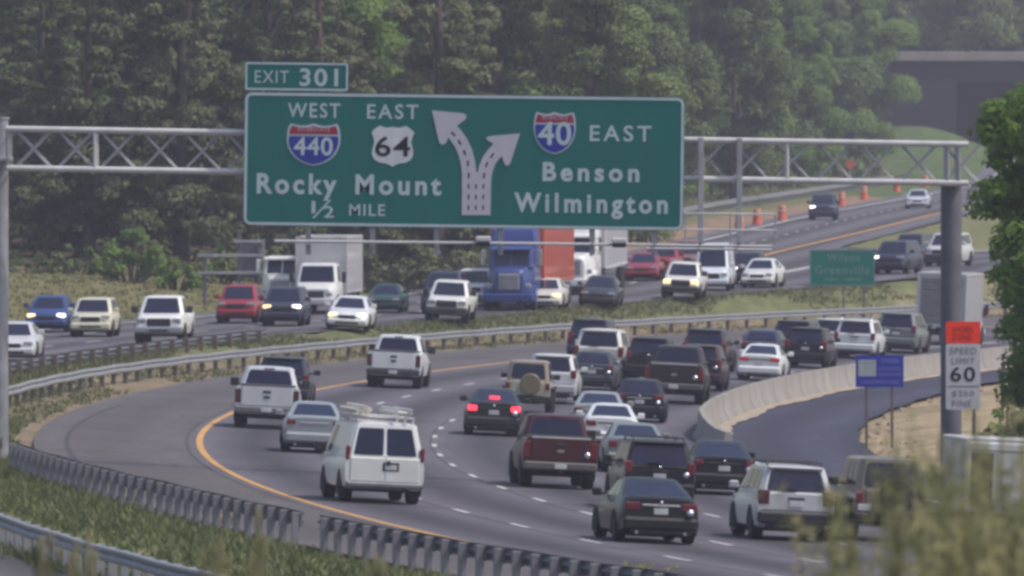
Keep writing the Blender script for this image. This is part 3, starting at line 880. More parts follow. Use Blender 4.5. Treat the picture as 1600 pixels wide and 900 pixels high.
        one("axle_guard", -.7, .7, K['axR'] - .12, K['axR'] + .12, .28, .46, .06, M_under)
        m = MB(); m.tube([(.5, yr_ + .4, .38), (.55, yr_ - .1, .36)], .045, 10); m.build("exhaust", M_under, root)
    elif kind == 'jeep':
        for sd in (-1, 1):
            m = MB()
            for ax in (K['axF'], K['axR']):
                a, b_ = sorted((sd * .72, sd * .9)); m.box(a, b_, ax - .5, ax + .5, .82, .92, .03)
            m.build("fender", M_black, root)
        both("headlight", .34, .56, yf - .12, yf + .03, .78, .98, .06, LH)
        one("grille", -.3, .3, yf - .06, yf + .02, .62, 1.0, .03, M_black)
        one("front_bumper", -.8, .8, yf - .0, yf + .18, .5, .66, .03, M_black)
        one("rear_bumper", -.8, .8, yr_ - .16, yr_ + .02, .48, .62, .03, M_black)
        both("tail_light", .62, .77, yr_ - .06, yr_ + .05, .84, 1.06, .02, TL)
        one("tailgate", -.55, .55, yr_ - .03, yr_ + .03, .62, 1.12, .02, P)
        one("licence_plate", -.72, -.42, yr_ - .06, yr_ - .01, .66, .8, .01, M_plate)
        m = MB(); m.lathe([(yr_ - .3, .2), (yr_ - .3, .33), (yr_ - .27, .37), (yr_ - .1, .37), (yr_ - .05, .33), (yr_ - .05, .1)], 'y', (.1, 0, 1.02), 24)
        m.build("spare_wheel", paint(spare, 0) if spare else M_tyre, root)
    if not toward and sum(col) < .2:
        # small chrome domes added to make sun glints
        for (x_, z_, r_) in ((half * .72, (.72 if kind in ('sedan', 'hatch') else .92), .1), (0, (.94 if kind in ('sedan', 'hatch') else 1.1), .04))[:1 if kind == 'pickup' else 2]:
            m = MB(); m.lathe([(-.9 * r_, .3 * r_), (-.6 * r_, .75 * r_), (0, r_), (.5 * r_, r_)], 'y', (x_, yr_ - .035, z_), 14)
            m.build("glint_dome", M_glint, root, ang=80)
    return root

# --- main carriageway, nearest first (px, py = where the tail meets the road in the photo)
WHITE, SILVER, DKBLUE, BLACK, MAROON, GREY = (.78, .78, .78), (.5, .51, .53), (.018, .024, .06), (.012, .012, .016), (.10, .014, .024), (.14, .15, .16)
car('sedan', 1027, 852, (.015, .014, .018), "black sedan with dim tail lights, nearest car, left of the silver SUV", "car", sc=1.02, tailmat=mat("red_lens_dim", (.13, .012, .018), .2, 0, .5))
car('suv', 1238, 848, (.5, .5, .53), "silver SUV with black roof rack and black bumper right of the nearest black sedan", "SUV", rack=True, lower=(.05, .05, .055), bumper=(.022, .022, .026), tailmat=M_reddk)
car('jeep', 1386, 850, (.2, .17, .14), "tan boxy off-road vehicle with a dark spare wheel half hidden by weeds", "off-roader", sc=1.1)
van = car('van', 592, 789, (.74, .74, .73), "white cargo van with pipes on its roof rack crossing the yellow edge line", "van", turn=1.5)
car('pickup', 872, 766, (.075, .018, .024), "dark red pickup truck with a chrome strip, left of the black SUV", "pickup truck", metal=.3, bumper=(.12, .11, .11))
car('suv', 1026, 800, (.016, .015, .02), "black SUV with red tail lights directly ahead of the black sedan at the bottom", "SUV", rack=True)
car('sedan', 1128, 776, (.014, .014, .02), "black sedan between the black SUV and the silver SUV, red lamp at right", "car")
car('sedan', 992, 742, (.2, .22, .23), "grey green sedan whose roof shows just beyond the dark red pickup", "car")
car('sedan', 953, 706, (.72, .72, .73), "white sedan with a bluish rear window ahead of the grey green sedan", "car", sc=.97)
car('sedan', 934, 684, (.3, .31, .33), "silver grey sedan mostly hidden by the white sedan behind it", "car")
car('hatch', 998, 662, (.016, .016, .022), "small black hatchback to the right of the silver grey sedan near the dark pickup", "car")
car('sedan', 770, 683, (.02, .016, .03), "dark sedan with three lit red brake lights in the middle of the road", "car", brake=True, sc=1.03)
car('jeep', 823, 648, (.52, .48, .4), "cream soft-top off-road vehicle with a tan spare wheel cover on its tail", "off-roader", top=(.3, .23, .18), spare=(.18, .15, .09))
car('suv', 860, 632, (.66, .66, .68), "white SUV just ahead of the cream soft-top off-road vehicle", "SUV", lower=(.4, .4, .42))
car('hatch', 924, 612, (.04, .05, .065), "dark blue grey hatchback right behind the tall white SUV", "car")
car('suv', 934, 594, (.68, .66, .62), "tall white SUV with a dark rear window in front of a navy van", "SUV", sc=1.1)
car('suv', 920, 568, (.02, .022, .05), "navy van-like SUV at the head of the queue against the guardrail", "SUV", hs=1.05)
car('suv', 1013, 600, (.014, .014, .02), "black SUV between the tall white SUV and the dark brown pickup", "SUV")
car('pickup', 1052, 633, (.03, .022, .024), "dark brown pickup truck with a pale strip along its tailgate near the barrier end", "pickup truck", bumper=(.1, .09, .09), sc=1.08)
car('suv', 1090, 612, (.05, .02, .024), "dark maroon SUV partly hidden by the dark brown pickup truck", "SUV")
car('suv', 1100, 583, (.028, .02, .026), "dark SUV with a black roof, left of the white sedan with red lamps", "SUV")
car('sedan', 1186, 597, (.74, .74, .75), "white sedan with two red tail lights hugging the concrete barrier", "car", brake=False, tailmat=mat("bright_red_lens", (.6, .03, .04), .2, 0, .5))
car('hatch', 1188, 572, (.03, .045, .085), "dark blue hatchback roof showing over the white sedan by the barrier", "car")
car('minivan', 1238, 566, (.05, .055, .06), "dark grey minivan half hidden beyond the black SUV by the barrier", "minivan")
car('suv', 1258, 577, (.014, .013, .017), "black SUV right of the white sedan along the barrier", "SUV")
car('suv', 1296, 556, (.62, .63, .66), "silver white SUV squeezed between the black SUV and the white estate with roof rails", "SUV", sc=.92)
car('suv', 1335, 562, (.66, .67, .7), "white estate with roof rails and a dark slanted rear window just above the blue sign", "SUV", rack='chrome')
car('minivan', 1400, 553, (.16, .18, .18), "grey green minivan on the far right above the blue sign", "minivan")
car('suv', 440, 640, (.03, .035, .05), "dark blue SUV almost hidden ahead of the silver pickup on the left", "SUV")
car('sedan', 489, 710, (.3, .32, .35), "silver sedan partly hidden by the white van's left side", "car", plate=False)
car('pickup', 415, 672, (.6, .61, .64), "silver white pickup truck beside the bend of the yellow line", "pickup truck", sc=1.02, tailmat=M_reddk)
car('pickup', 614, 608, (.74, .75, .77), "white pickup truck with a clean plain tailgate next to the guardrail", "pickup truck", bumper=(.05, .05, .055), tailmat=M_reddk)

# pipes, rack and bundles on the white van
def van_rack():
    H = 2.08
    m = MB()
    for y in (-2.3, -.6, 1.0):
        m.box(-.76, .76, y - .03, y + .03, H + .1, H + .15, .012)
        for sd in (-1, 1): m.box(sd * .72 - .025, sd * .72 + .025, y - .03, y + .03, H - .06, H + .1, .008)
    for sd in (-1, 1): m.tube([(sd * .72, -2.55, H + .12), (sd * .72, 1.2, H + .12)], .025, 8)
    m.build("roof_rack", M_galvl, van)
van_rack()
def on_van(name, label, cat, paths, r, mm):
    t = thing(name, label, cat, (0, 0, 0))
    t.matrix_world = Matrix.Translation(van.location) @ van.rotation_euler.to_matrix().to_4x4()
    m = MB()
    for q in paths: m.tube(q, r, 10)
    m.build("bundle", mm, t)
    return t
on_van("pipe_bundle", "pale pipe bundle with a capped end tied on the left of the white van's rack", "pipes",
       [[(-.58 + dx, -2.62 + dy, 2.27 + dz), (-.58 + dx, 1.2, 2.27 + dz)] for dx, dz, dy in ((0, 0, 0), (.13, 0, .1), (.06, .11, .05), (-.1, .02, .12), (.2, .06, .3))], .062, mat("pale_pipe", (.6, .57, .5), .6, var=.25))
on_van("ladder", "folded ladder lying at the right of the white van's roof rack", "ladder",
       [[(.3, -2.7, 2.28), (.3, 1.1, 2.28)], [(.62, -2.7, 2.28), (.62, 1.1, 2.28)], [(.3, -2.7, 2.36), (.3, .9, 2.36)], [(.62, -2.7, 2.36), (.62, .9, 2.36)]] +
       [[(.3, y, 2.28), (.62, y, 2.28)] for y in frange(-2.5, 1, .3)], .035, mat("ladder_aluminium", (.6, .6, .58), .5, .3))

# --- oncoming carriageway (px, py = where the nose meets the road)
SLP = lambda y: interp([(440, .02), (520, .06), (600, .085), (700, .075), (800, .07)], y)
def ocar(kind, px, py, col, label, cat, **k):
    k.setdefault('slope', SLP(hit(px, py).y))
    return car(kind, px, py, col, label, cat, toward=True, **k)
ocar('sedan', 18, 567, (.6, .6, .63), "silver sedan cut off by the left edge of the picture", "car")
ocar('hatch', 73, 521, (.03, .06, .2), "blue hatchback with both headlights on near the left post", "car", lit='warm')
ocar('suv', 142, 528, (.66, .62, .48), "cream white older SUV between the blue hatchback and the white pickup", "SUV", sc=.93)
ocar('pickup', 249, 541, (.78, .77, .76), "white pickup truck leading the oncoming traffic at the left", "pickup truck", sc=.98)
ocar('suv', 370, 507, (.3, .02, .035), "red SUV with its lights off, left of the navy crossover", "SUV", sc=.95)
ocar('suv', 441, 511, (.035, .04, .075), "navy crossover with one white and one amber headlight below the box truck", "SUV", lit='warm', sc=.97)
ocar('sedan', 542, 518, (.72, .73, .76), "white sedan with both headlights shining in front of the box truck", "car", lit='warm')
ocar('sedan', 600, 490, (.018, .06, .05), "dark green sedan alone between the white sedan and the white crew pickup", "car", sc=.9)
ocar('suv', 690, 492, (.03, .032, .06), "dark SUV partly hidden behind the white crew pickup", "SUV", hs=1.05)
ocar('pickup', 697, 506, (.72, .71, .7), "white crew pickup with a dark grille in front of the dark SUV", "pickup truck", bumper=(.05, .05, .06), sc=.95)
ocar('suv', 738, 480, (.7, .7, .71), "white SUV glimpsed between the dark SUV and the blue lorry", "SUV")
ocar('sedan', 849, 485, (.66, .64, .6), "off-white sedan with warm headlights beside the blue lorry", "car", lit='both_warm', sc=.98)
ocar('sedan', 934, 482, (.03, .035, .045), "dark grey sedan below the white lorry", "car", sc=.98)
ocar('sedan', 1003, 440, (.28, .018, .035), "red sedan under the right half of the big green sign", "car", sc=1.0)
ocar('suv', 1032, 436, (.3, .02, .03), "red SUV with a lit amber lamp behind the red sedan", "SUV", lit='one')
ocar('minivan', 1068, 432, (.22, .1, .1), "dusty maroon minivan behind the white pickup with its lights on", "minivan")
ocar('pickup', 1063, 471, (.72, .7, .68), "white pickup with warm lights and dark bumper, left of the high-roof van", "pickup truck", lit='both_warm', bumper=(.04, .035, .04), sc=.92)
ocar('sprinter', 1112, 456, (.66, .69, .75), "white high-roof van coming toward us right of the white pickup", "van", sc=.9)
ocar('suv', 1166, 446, (.028, .03, .036), "dark SUV with one lamp lit behind the white merging sedan", "SUV", lit='one', sc=.92)
ocar('sedan', 1184, 451, (.7, .69, .68), "white sedan with a dark windscreen where the white merge line starts", "car", slope=.16, sc=.95)
ocar('suv', 1285, 345, (.022, .028, .07), "navy SUV far up the road beside the orange barrels", "SUV", lit='one')
ocar('sedan', 1433, 327, (.55, .57, .62), "silver sedan farthest up the road near the truss's right end", "car")
ocar('suv', 1389, 430, (.022, .026, .06), "navy SUV with a bright lamp joining from the right, beside the small green sign", "SUV", slope=.25, lit='one')
ocar('suv', 1416, 414, (.05, .05, .055), "dark grey SUV following the navy SUV on the joining road", "SUV", slope=.25, sc=.95)
ocar('suv', 1470, 418, (.6, .6, .6), "white SUV with a black lower half peeping left of the grey gantry post", "SUV", slope=.25, bumper=(.02, .02, .02), lower=(.03, .03, .03))

# --- lorries
def lorry_root(name, label, px, py, L, toward=True, sc=1.0, slope=None, turn=0):
    p = hit(px, py)
    loc, rot, p = place(px, py, L * sc, toward, turn, SLP(p.y) if slope is None else slope)
    r = thing(name, label, "truck")
    r.location, r.rotation_euler, r.scale = loc, rot, (sc, sc, sc)
    return r
def bx(name, x0, x1, y0, y1, z0, z1, c, mm, par):
    m = MB(); m.box(x0, x1, y0, y1, z0, z1, c); return m.build(name, mm, par)
def truck_wheels(par, half, ys, r=.5):
    for y in ys:
        for sd in (-1, 1): wheel(par, sd * (half - .15), y, r, .3, True)
def box_truck(name, label, px, py, colc, colb, toward=True, sc=1.0, L=8.0, slope=None, boxh=3.5, turn=0, doors=False):
    R = lorry_root(name, label, px, py, L, toward, sc, slope, turn)
    P, B = paint(colc, 0), paint(colb, 0)
    yf = L / 2
    m = MB()   # bonnet and cab lofted together
    m.loft(body_secs([(yf, .55, 1.15, .78, .74), (yf - .15, .5, 1.3, .9, .82), (yf - 1.1, .5, 1.45, 1.0, .92), (yf - 1.25, .5, 1.5, 1.02, .98), (yf - 2.5, .5, 1.5, 1.02, 1.0)]))
    m.build("cab", P, R)
    R0, R1 = ring(.98, yf - 2.5, yf - 1.05, 1.48, 1.42, .1), ring(.86, yf - 2.45, yf - 1.5, 2.3, 2.28, .1)
    R2 = ring(.7, yf - 2.3, yf - 1.65, 2.36, 2.35, .1)
    m = MB(); m.loft([R0, R1, R2]); m.build("cab_roof", P, R, ang=25)
    m = MB(); m.panel(R0[4], R0[3], R1[3], R1[4], .03, .97, .06, .92, .06, side=(0, 1, .2)); m.build("windscreen", M_glass, R)
    for sd in (-1, 1):
        a, b_, c_, d_ = (R0[2], R0[1], R1[1], R1[2]) if sd > 0 else (R0[5], R0[6], R1[6], R1[5])
        m = MB(); m.panel(a, b_, c_, d_, .1, .85, .08, .88, .05, side=(sd, 0, 0)); m.build("side_window", M_glass, R)
        a, b_ = sorted((sd * 1.02, sd * 1.3))
        m = MB(); m.box(a, b_, yf - 1.35, yf - 1.3, 1.5, 1.54, .01); a, b_ = sorted((sd * 1.14, sd * 1.34)); m.box(a, b_, yf - 1.4, yf - 1.32, 1.45, 1.95, .02); m.build("mirror", M_black, R)
        a, b_ = sorted((sd * .55, sd * .86)); bx("headlight", a, b_, yf - .15, yf + .02, .82, 1.02, .04, M_lens, R)
    bx("grille", -.48, .48, yf - .1, yf + .03, .76, 1.08, .03, M_black, R)
    bx("front_bumper", -1.0, 1.0, yf - .2, yf + .16, .45, .72, .04, M_galvl, R)
    bx("frame", -.45, .45, -yf + .1, yf - .4, .5, .8, .03, M_under, R)
    b = bx("cargo_box", -1.2, 1.2, -yf, yf - 2.62, .95, boxh, .04, B, R)
    m = MB()
    for sd in (-1, 1):
        for y in (-yf + .02, yf - 2.66): m.box(sd * 1.18 - .05, sd * 1.18 + .05, y - .05, y + .05, .93, boxh + .02, .01)
        for z in (.97, boxh - .03): m.box(sd * 1.19 - .04, sd * 1.19 + .04, -yf, yf - 2.6, z - .05, z + .05, .01)
    for z in (.97, boxh - .02):
        m.box(-1.2, 1.2, yf - 2.7, yf - 2.6, z - .06, z + .05, .01); m.box(-1.2, 1.2, -yf - .02, -yf + .06, z - .06, z + .05, .01)
    m.build("corner_trim", M_galvl, b)
    m = MB()
    if doors:
        m.box(-.42, 1.08, -yf - .03, -yf + .02, 1.05, boxh - .32, .02)
        m.box(-1.12, 1.12, -yf - .05, -yf + .02, boxh - .28, boxh - .06, .03)
        bx("bay_shade_panel", -1.06, -.5, -yf - .02, -yf + .02, 1.05, boxh - .34, .01, M_black, b)  # flat black panel stands in for the bay's shaded inside
    else:
      for k in range(7): m.box(-1.02, 1.02, -yf - .03, -yf + .02, 1.06 + k * .32, 1.06 + k * .32 + .3, .02)
    m.build("rear_door" if doors else "rear_shutter", B if doors else M_bump, b)
    for sd in (-1, 1): bx("marker_light", sd * .9 - .06, sd * .9 + .06, yf - 2.64, yf - 2.58, boxh - .09, boxh - .03, .01, M_amber, b)
    for sd in (-1, 1): bx("tail_light", sd * 1.0 - .1, sd * 1.0 + .1, -yf - .06, -yf + .05, .72, .88, .02, M_red, R)
    bx("rear_step", -1.1, 1.1, -yf - .1, -yf + .1, .52, .66, .02, M_under, R)
    truck_wheels(R, 1.05, (yf - 1.0, -yf + 1.6), .45)
    return R
def semi(name, label, px, py, colc, sc=1.0, slope=None, sleeper=True, roof=3.6, stack=False, dump=False, L=7.0, turn=0):
    R = lorry_root(name, label, px, py, L, True, sc, slope, turn)
    P = paint(colc, .1)
    yf = L / 2
    m = MB()
    m.loft(body_secs([(yf, .75, 1.75, .62, .58), (yf - .15, .7, 1.9, .74, .66), (yf - 1.4, .7, 2.02, .9, .8), (yf - 1.6, .6, 2.05, 1.05, 1.02), (yf - (4.6 if sleeper else 3.1), .6, 2.05, 1.1, 1.08)]))
    m.build("bonnet", P, R)
    for sd in (-1, 1):      # wheel arches
        m = MB()
        c0 = (sd * .95, yf - 1.05, .5)
        pr = [(sd * .72, yf - 1.05 + math.cos(a) * .68, .5 + math.sin(a) * .68) for a in [math.radians(k) for k in range(-10, 191, 20)]]
        m.poly(pr, (sd * .5, 0, 0)); m.build("wheel_arch", P, R)
    R0 = ring(1.02, yf - 3.0, yf - 1.35, 2.0, 1.98, .12); R1 = ring(.95, yf - 3.0, yf - 1.75, 2.85, 2.8, .12); R2 = ring(.8, yf - 2.9, yf - 2.0, 2.95, 2.92, .1)
    m = MB(); m.loft([R0, R1, R2]); m.build("cab", P, R, ang=25)
    for (u0, u1) in ((.04, .485), (.515, .96)):
        m = MB(); m.panel(R0[4], R0[3], R1[3], R1[4], u0, u1, .06, .9, .06, side=(0, 1, .2)); m.build("windscreen", M_glass, R)
    m = MB()
    m.poly([(-.95, yf - 1.72, 2.86), (.95, yf - 1.72, 2.86), (.95, yf - 1.45, 2.76), (-.95, yf - 1.45, 2.76)], (0, 0, .05)); m.build("sun_visor", P, R)
    for sd in (-1, 1):
        a, b_, c_, d_ = (R0[2], R0[1], R1[1], R1[2]) if sd > 0 else (R0[5], R0[6], R1[6], R1[5])
        m = MB(); m.panel(a, b_, c_, d_, .12, .8, .08, .88, .05, side=(sd, 0, 0)); m.build("side_window", M_glass, R)
        m = MB(); a, b_ = sorted((sd * 1.0, sd * 1.38)); m.box(a, b_, yf - 1.62, yf - 1.57, 2.1, 2.14, .01); m.box(a, b_, yf - 1.62, yf - 1.57, 2.7, 2.74, .01)
        a, b_ = sorted((sd * 1.2, sd * 1.4)); m.box(a, b_, yf - 1.66, yf - 1.54, 2.05, 2.78, .03); m.build("mirror", M_chrome if not stack else P, R)
        a, b_ = sorted((sd * .66, sd * 1.0)); bx("headlight", a, b_, yf - .45, yf - .22, 1.0, 1.25, .05, M_lens, R)
    if sleeper:
        S0, S1, S2, S3 = ring(1.12, yf - 4.7, yf - 2.7, 1.9, 2.0, .12), ring(1.12, yf - 4.7, yf - 2.75, 2.95, 2.9, .12), ring(1.05, yf - 4.7, yf - 3.0, roof - .35, roof - .3, .2), ring(.82, yf - 4.6, yf - 3.6, roof, roof, .2)
        m = MB(); m.loft([S0, S1, S2, S3]); m.build("sleeper_fairing", P, R, ang=25)
    g_ = bx("grille", -.5, .5, yf - .12, yf + .04, .95, 1.72, .05, M_galv, R)
    m = MB()
    for k in range(9): m.box(-.45 + k * .1, -.43 + k * .1, yf + .03, yf + .06, 1.0, 1.68, 0)
    m.build("grille_bar", M_chrome, g_)
    bx("front_bumper", -1.15, 1.15, yf - .35, yf + .1, .42, .8, .06, M_chrome if stack else P, R)
    bx("frame", -.45, .45, -yf, yf - .4, .6, .9, .03, M_under, R)
    if stack:
        for sd in (-1, 1):
            m = MB(); m.tube([(sd * 1.18, yf - 3.2, 1.0), (sd * 1.18, yf - 3.2, 3.6), (sd * 1.18, yf - 3.32, 3.78)], .08, 12); m.build("exhaust_stack", M_chrome, R)
    if dump:
        m = MB(); m.box(-1.2, 1.2, -yf, yf - 3.3, 1.2, 2.75, .06)
        m.box(-1.22, 1.22, -yf - .02, yf - 3.25, 2.68, 2.8, .03); m.box(-1.1, 1.1, yf - 3.4, yf - 2.6, 2.72, 2.82, .03)
        for k in range(6): m.box(-1.26, 1.26, -yf + .3 + k * (L - 4) / 5, -yf + .42 + k * (L - 4) / 5, 1.2, 2.7, .02)
        m.build("tipper_body", P, R)
    truck_wheels(R, 1.2, (yf - 1.05, -yf + .7, -yf + 1.95), .5)
    return R
def trailer(name, label, tractor, L, col, h=4.05, gap=4.4, tl=7.0, ribs=True, slope_turn=0, w=1.28):
    t = thing(name, label, "trailer")
    t.location, t.scale = tractor.location, tractor.scale
    t.rotation_euler = tractor.rotation_euler
    y1 = tl / 2 - gap - .9 + .0
    q = Matrix.Translation(t.location) @ t.rotation_euler.to_matrix().to_4x4()
    kp = q @ (Vector((0, y1 - 1, 0)) * t.scale.x)
    t.location = kp
    t.rotation_euler.z += math.radians(slope_turn)
    B = paint(col, 0)
    b = bx("trailer_box", -w, w, -L + 1, 1, 1.15, h, .05, B, t)
    m = MB()
    for sd in (-1, 1):
        for k in range(int(L / (.6 if ribs else 1.2))):
            y = -L + 1.1 + k * (.6 if ribs else 1.2)
            a, c = sorted((sd * (w - .01), sd * (w + .035))); m.box(a, c, y, y + (.3 if ribs else .04), 1.3, h - .12, .012)
    for sd in (-1, 1):
        a, c = sorted((sd * (w - .03), sd * (w + .05))); m.box(a, c, -L + 1, 1.0, h - .1, h + .03, .02); m.box(a, c, -L + 1, 1.0, 1.12, 1.26, .02)
    m.build("side_rib", B if ribs else M_galvl, b)
    bx("frame", -.5, .5, -L + 1.2, .8, .85, 1.12, .03, M_under, t)
    for sd in (-1, 1): bx("landing_leg", sd * .7 - .06, sd * .7 + .06, -1.6, -1.48, .3, 1.14, .01, M_under, t)
    for y in (-L + 2.0, -L + 3.2):
        for sd in (-1, 1): wheel(t, sd * 1.08, y, .5, .3, True)
    return t
box_truck("box_truck", "white box truck with a tall cargo box behind the white sedan", 497, 492, (.7, .7, .7), (.5, .49, .51), sc=.97, L=8.0, boxh=3.55, turn=-2.5)
semi("dump_truck", "white tipper lorry with upright exhaust stack left of the box truck", 438, 489, (.72, .71, .68), sleeper=False, stack=True, dump=True, L=7.2, sc=.86)
bs = semi("tractor_unit", "blue lorry tractor with a domed sleeper roof facing us under the sign", 796, 487, (.035, .058, .22), sc=1.0, roof=3.95)
trailer("container_trailer", "orange red ribbed container trailer behind the blue lorry", bs, 13, (.5, .1, .055), slope_turn=-1.5, h=4.1)
ws = semi("tractor_unit", "white lorry tractor to the right of the orange red trailer", 893, 462, (.75, .74, .74), sc=1.0, roof=3.9)
trailer("box_trailer", "pale grey box trailer behind the white lorry tractor", ws, 14, (.5, .49, .53), ribs=False, slope_turn=0)
rt = box_truck("box_truck", "white box truck at the far right edge of the main road behind the grey post", 1470, 541, (.5, .5, .5), (.4, .4, .43), toward=False, sc=.95, L=7.5, slope=.2)
wt = box_truck("box_truck", "white service truck at the bottom right behind tall weeds", 1574, 862, (.7, .7, .7), (.68, .68, .7), toward=False, sc=.94, L=7.0, boxh=2.75, slope=-.1, doors=True)

# ------------------------------------------------------------------ gantry and the big sign
GD = 350.0
GS = F / GD
def gp(px, py, dy=0.0): return Vector(((px - PX0) / GS, GD + dy, CAMZ - (py - PYH) / GS))
gx0 = gp(1488, 290)
gan = thing("sign_gantry", "steel truss gantry on a thick grey post at right and a thin post at left", "gantry", (gx0.x, GD, T(gx0.x, GD)))
inv = -Vector(gan.location)
def gpart(name, mb, mm): return mb.build(name, mm, gan, loc=inv)
for (name, px, pyt, r, mm) in (("post", 1488, 288, .29, M_post), ("post", -2, 186, .23, M_galv)):
    top = gp(px, pyt, .9)
    zb = T(top.x, GD + .9) - .3
    m = MB(); m.tube([(top.x, top.y, zb), (top.x, top.y, top.z)], r, 28)
    if px < 100: m.tube([(top.x, top.y, top.z), (top.x, top.y, top.z + .06)], r + .03, 28)
    p_ = gpart(name, m, mm)
    m = MB(); m.box(top.x - .32, top.x + .32, top.y - .95, top.y + .95, top.z - .0 if px > 100 else top.z - 1.15, top.z + .1 if px > 100 else top.z - 1.03, .02)
    gpart("cap_beam", m, mm)
def chord_y(top, x): return (201 + (x - 0) * .0163) if top else (262.5 + x * .0158)
for yy in (0, 1.8):
    for top in (True, False):
        m = MB(); m.tube([gp(x, chord_y(top, x), yy) for x in (10, 400, 800, 1200, 1513)], .085, 12)
        gpart("truss_chord", m, M_galvl)
k = 0
x = 18
while x < 1475:
    a, b_ = x, x + 66
    for yy in (0, 1.8):
        m = MB()
        m.tube([gp(a + 4, chord_y(False, a), yy - .0), gp(b_ - 4, chord_y(True, b_), yy)], .026, 6)
        m.tube([gp(a + 4, chord_y(True, a), yy + .06), gp(b_ - 4, chord_y(False, b_), yy + .06)], .026, 6)
        gpart("truss_brace", m, M_galv)
    x += 66
for x in (148, 1230, 690):
    for yy in (-.02, 1.82):
        m = MB(); m.tube([gp(x, chord_y(True, x), yy), gp(x, chord_y(False, x), yy)], .05, 8); gpart("truss_upright", m, M_galvl)
for x in (1481, 1498, 12):
    for yy in (0, 1.8):
        m = MB(); m.tube([gp(x, chord_y(True, x), yy), gp(x, chord_y(False, x), yy)], .055, 8); gpart("truss_upright", m, M_galv)
for top in (True, False):
    for x in frange(18, 1500, 132):
        m = MB(); m.tube([gp(x, chord_y(top, x), 0), gp(x, chord_y(top, x), 1.8)], .035, 6); gpart("cross_strut", m, M_galv)
for x in (482, 582, 682, 782, 925, 1022, 1095, 1155):
    q0, q1 = gp(x, chord_y(True, x) - 4, -.17), gp(x, 398 if x < 1090 else 394, -.17)
    m = MB(); m.box(q0.x - .075, q0.x + .075, q0.y - .06, q0.y + .08, q1.z, q0.z, .012)
    gpart("sign_hanger", m, M_galv)
    m = MB(); m.tube([(q0.x, q0.y - .02, q1.z + .25), (q0.x, q0.y - 1.15, q1.z + .3)], .035, 8); gpart("walkway_bracket", m, M_galv)
for (xa, xb, y, dy, r) in ((430, 1205, 376, -1.25, .04), (1010, 1205, 388, -.55, .035), (1068, 1212, 333, -1.25, .026), (1068, 1212, 358, -1.25, .026)):
    m = MB(); m.tube([gp(xa, y, dy), gp((xa + xb) / 2, y + (xb - xa) * .005, dy), gp(xb, y + (xb - xa) * .011, dy)], r, 8)
    gpart("walkway_rail", m, M_galvl)
for x in (1070, 1140, 1210):
    m = MB(); m.tube([gp(x, 332, -1.25), gp(x, 383, -1.25)], .022, 6); gpart("rail_stanchion", m, M_galv)
for x in (755, 967):
    q = gp(x, 376 + (x - 755) * .012, -1.4)
    m = MB(); m.box(q.x - .21, q.x + .21, q.y - .22, q.y + .12, q.z - .02, q.z + .13, .03); l_ = gpart("sign_lamp", m, M_galvl)
    m = MB(); m.box(q.x - .19, q.x + .19, q.y - .2, q.y + .1, q.z - .13, q.z - .015, .02); m.build("lamp_glass", M_black, l_)

sg = thing("overhead_sign", "big green overhead sign for Rocky Mount, Benson and Wilmington with an exit 301 tab", "road sign", gp(725, 252, -.35))
sg.rotation_euler = (0, math.radians(.72), 0)
def lx(px): return (px - 725) / GS
def lz(px, py): return -((py - 252) - (px - 725) * .01257) / GS
def rrect(x0, x1, z0, z1, r, n=5):
    pts = []
    for cx, cz, a0 in ((x0 + r, z0 + r, 180), (x1 - r, z0 + r, 270), (x1 - r, z1 - r, 0), (x0 + r, z1 - r, 90)):
        for k in range(n + 1):
            a = math.radians(a0 + 90 * k / n); pts.append((cx + r * math.cos(a), cz + r * math.sin(a)))
    return pts
def plate(name, pts, y, thick, mm, par, ang=35):
    m = MB(); m.poly([(x, y, z) for x, z in pts], (0, thick, 0)); return m.build(name, mm, par, ang)
def ringplate(name, x0, x1, z0, z1, r, wd, y, mm, par):
    o, i = rrect(x0, x1, z0, z1, r), rrect(x0 + wd, x1 - wd, z0 + wd, z1 - wd, max(.01, r - wd))
    n = len(o)
    m = MB()
    v = [(x, y, z) for x, z in o] + [(x, y, z) for x, z in i] + [(x, y + .008, z) for x, z in o] + [(x, y + .008, z) for x, z in i]
    f = []
    for k in range(n):
        q = (k + 1) % n
        f += [(k, q, n + q, n + k), (k, q, 2 * n + q, 2 * n + k), (n + k, n + q, 3 * n + q, 3 * n + k)]
    m.add(v, f); return m.build(name, mm, par)
SX0, SX1, SZ0, SZ1 = -343.5 / GS, 343.5 / GS, -104 / GS, 104 / GS
plate("panel", rrect(SX0, SX1, SZ0, SZ1, .2), 0, .05, M_green, sg)
ringplate("border", SX0 + .015, SX1 - .015, SZ0 + .015, SZ1 - .015, .19, .075, -.012, M_letter, sg)
m = MB()
for k in range(1, 12): m.box(SX0 + k * (SX1 - SX0) / 12 - .006, SX0 + k * (SX1 - SX0) / 12 + .006, -.004, .01, SZ0 + .1, SZ1 - .1)
m.build("panel_seam", mat("sign_seam", (0.0, .105, .097), .6), sg)
tx0, tx1 = lx(381.5), lx(543); tz0, tz1 = lz(462, 142) + .0, lz(462, 97.5)
tab = plate("exit_tab", rrect(tx0, tx1, tz0, tz1, .06), 0, .04, M_green, sg)
ringplate("tab_border", tx0 + .01, tx1 - .01, tz0 + .01, tz1 - .01, .05, .055, -.012, M_letter, tab)
m = MB()
for px in (410, 515): m.box(lx(px) - .05, lx(px) + .05, .051, .12, tz0 - 1.2, tz1 - .1, .01)
m.build("tab_bracket", M_galv, tab)
def legend(txt, px0, px1, pyt, pyb, mm=M_letter, bold=.02, par=sg, y=-.007, sp=1.15, name="lettering"):
    c = (px0 + px1) / 2
    mb = text_mesh(txt, lx(px0), lx(px1), lz(c, pyb), lz(c, pyt), y, bold, .004, sp)
    return mb.build(name, mm, par)
legend("EXIT", 397, 450, 110.5, 129.5, bold=.0, par=tab)
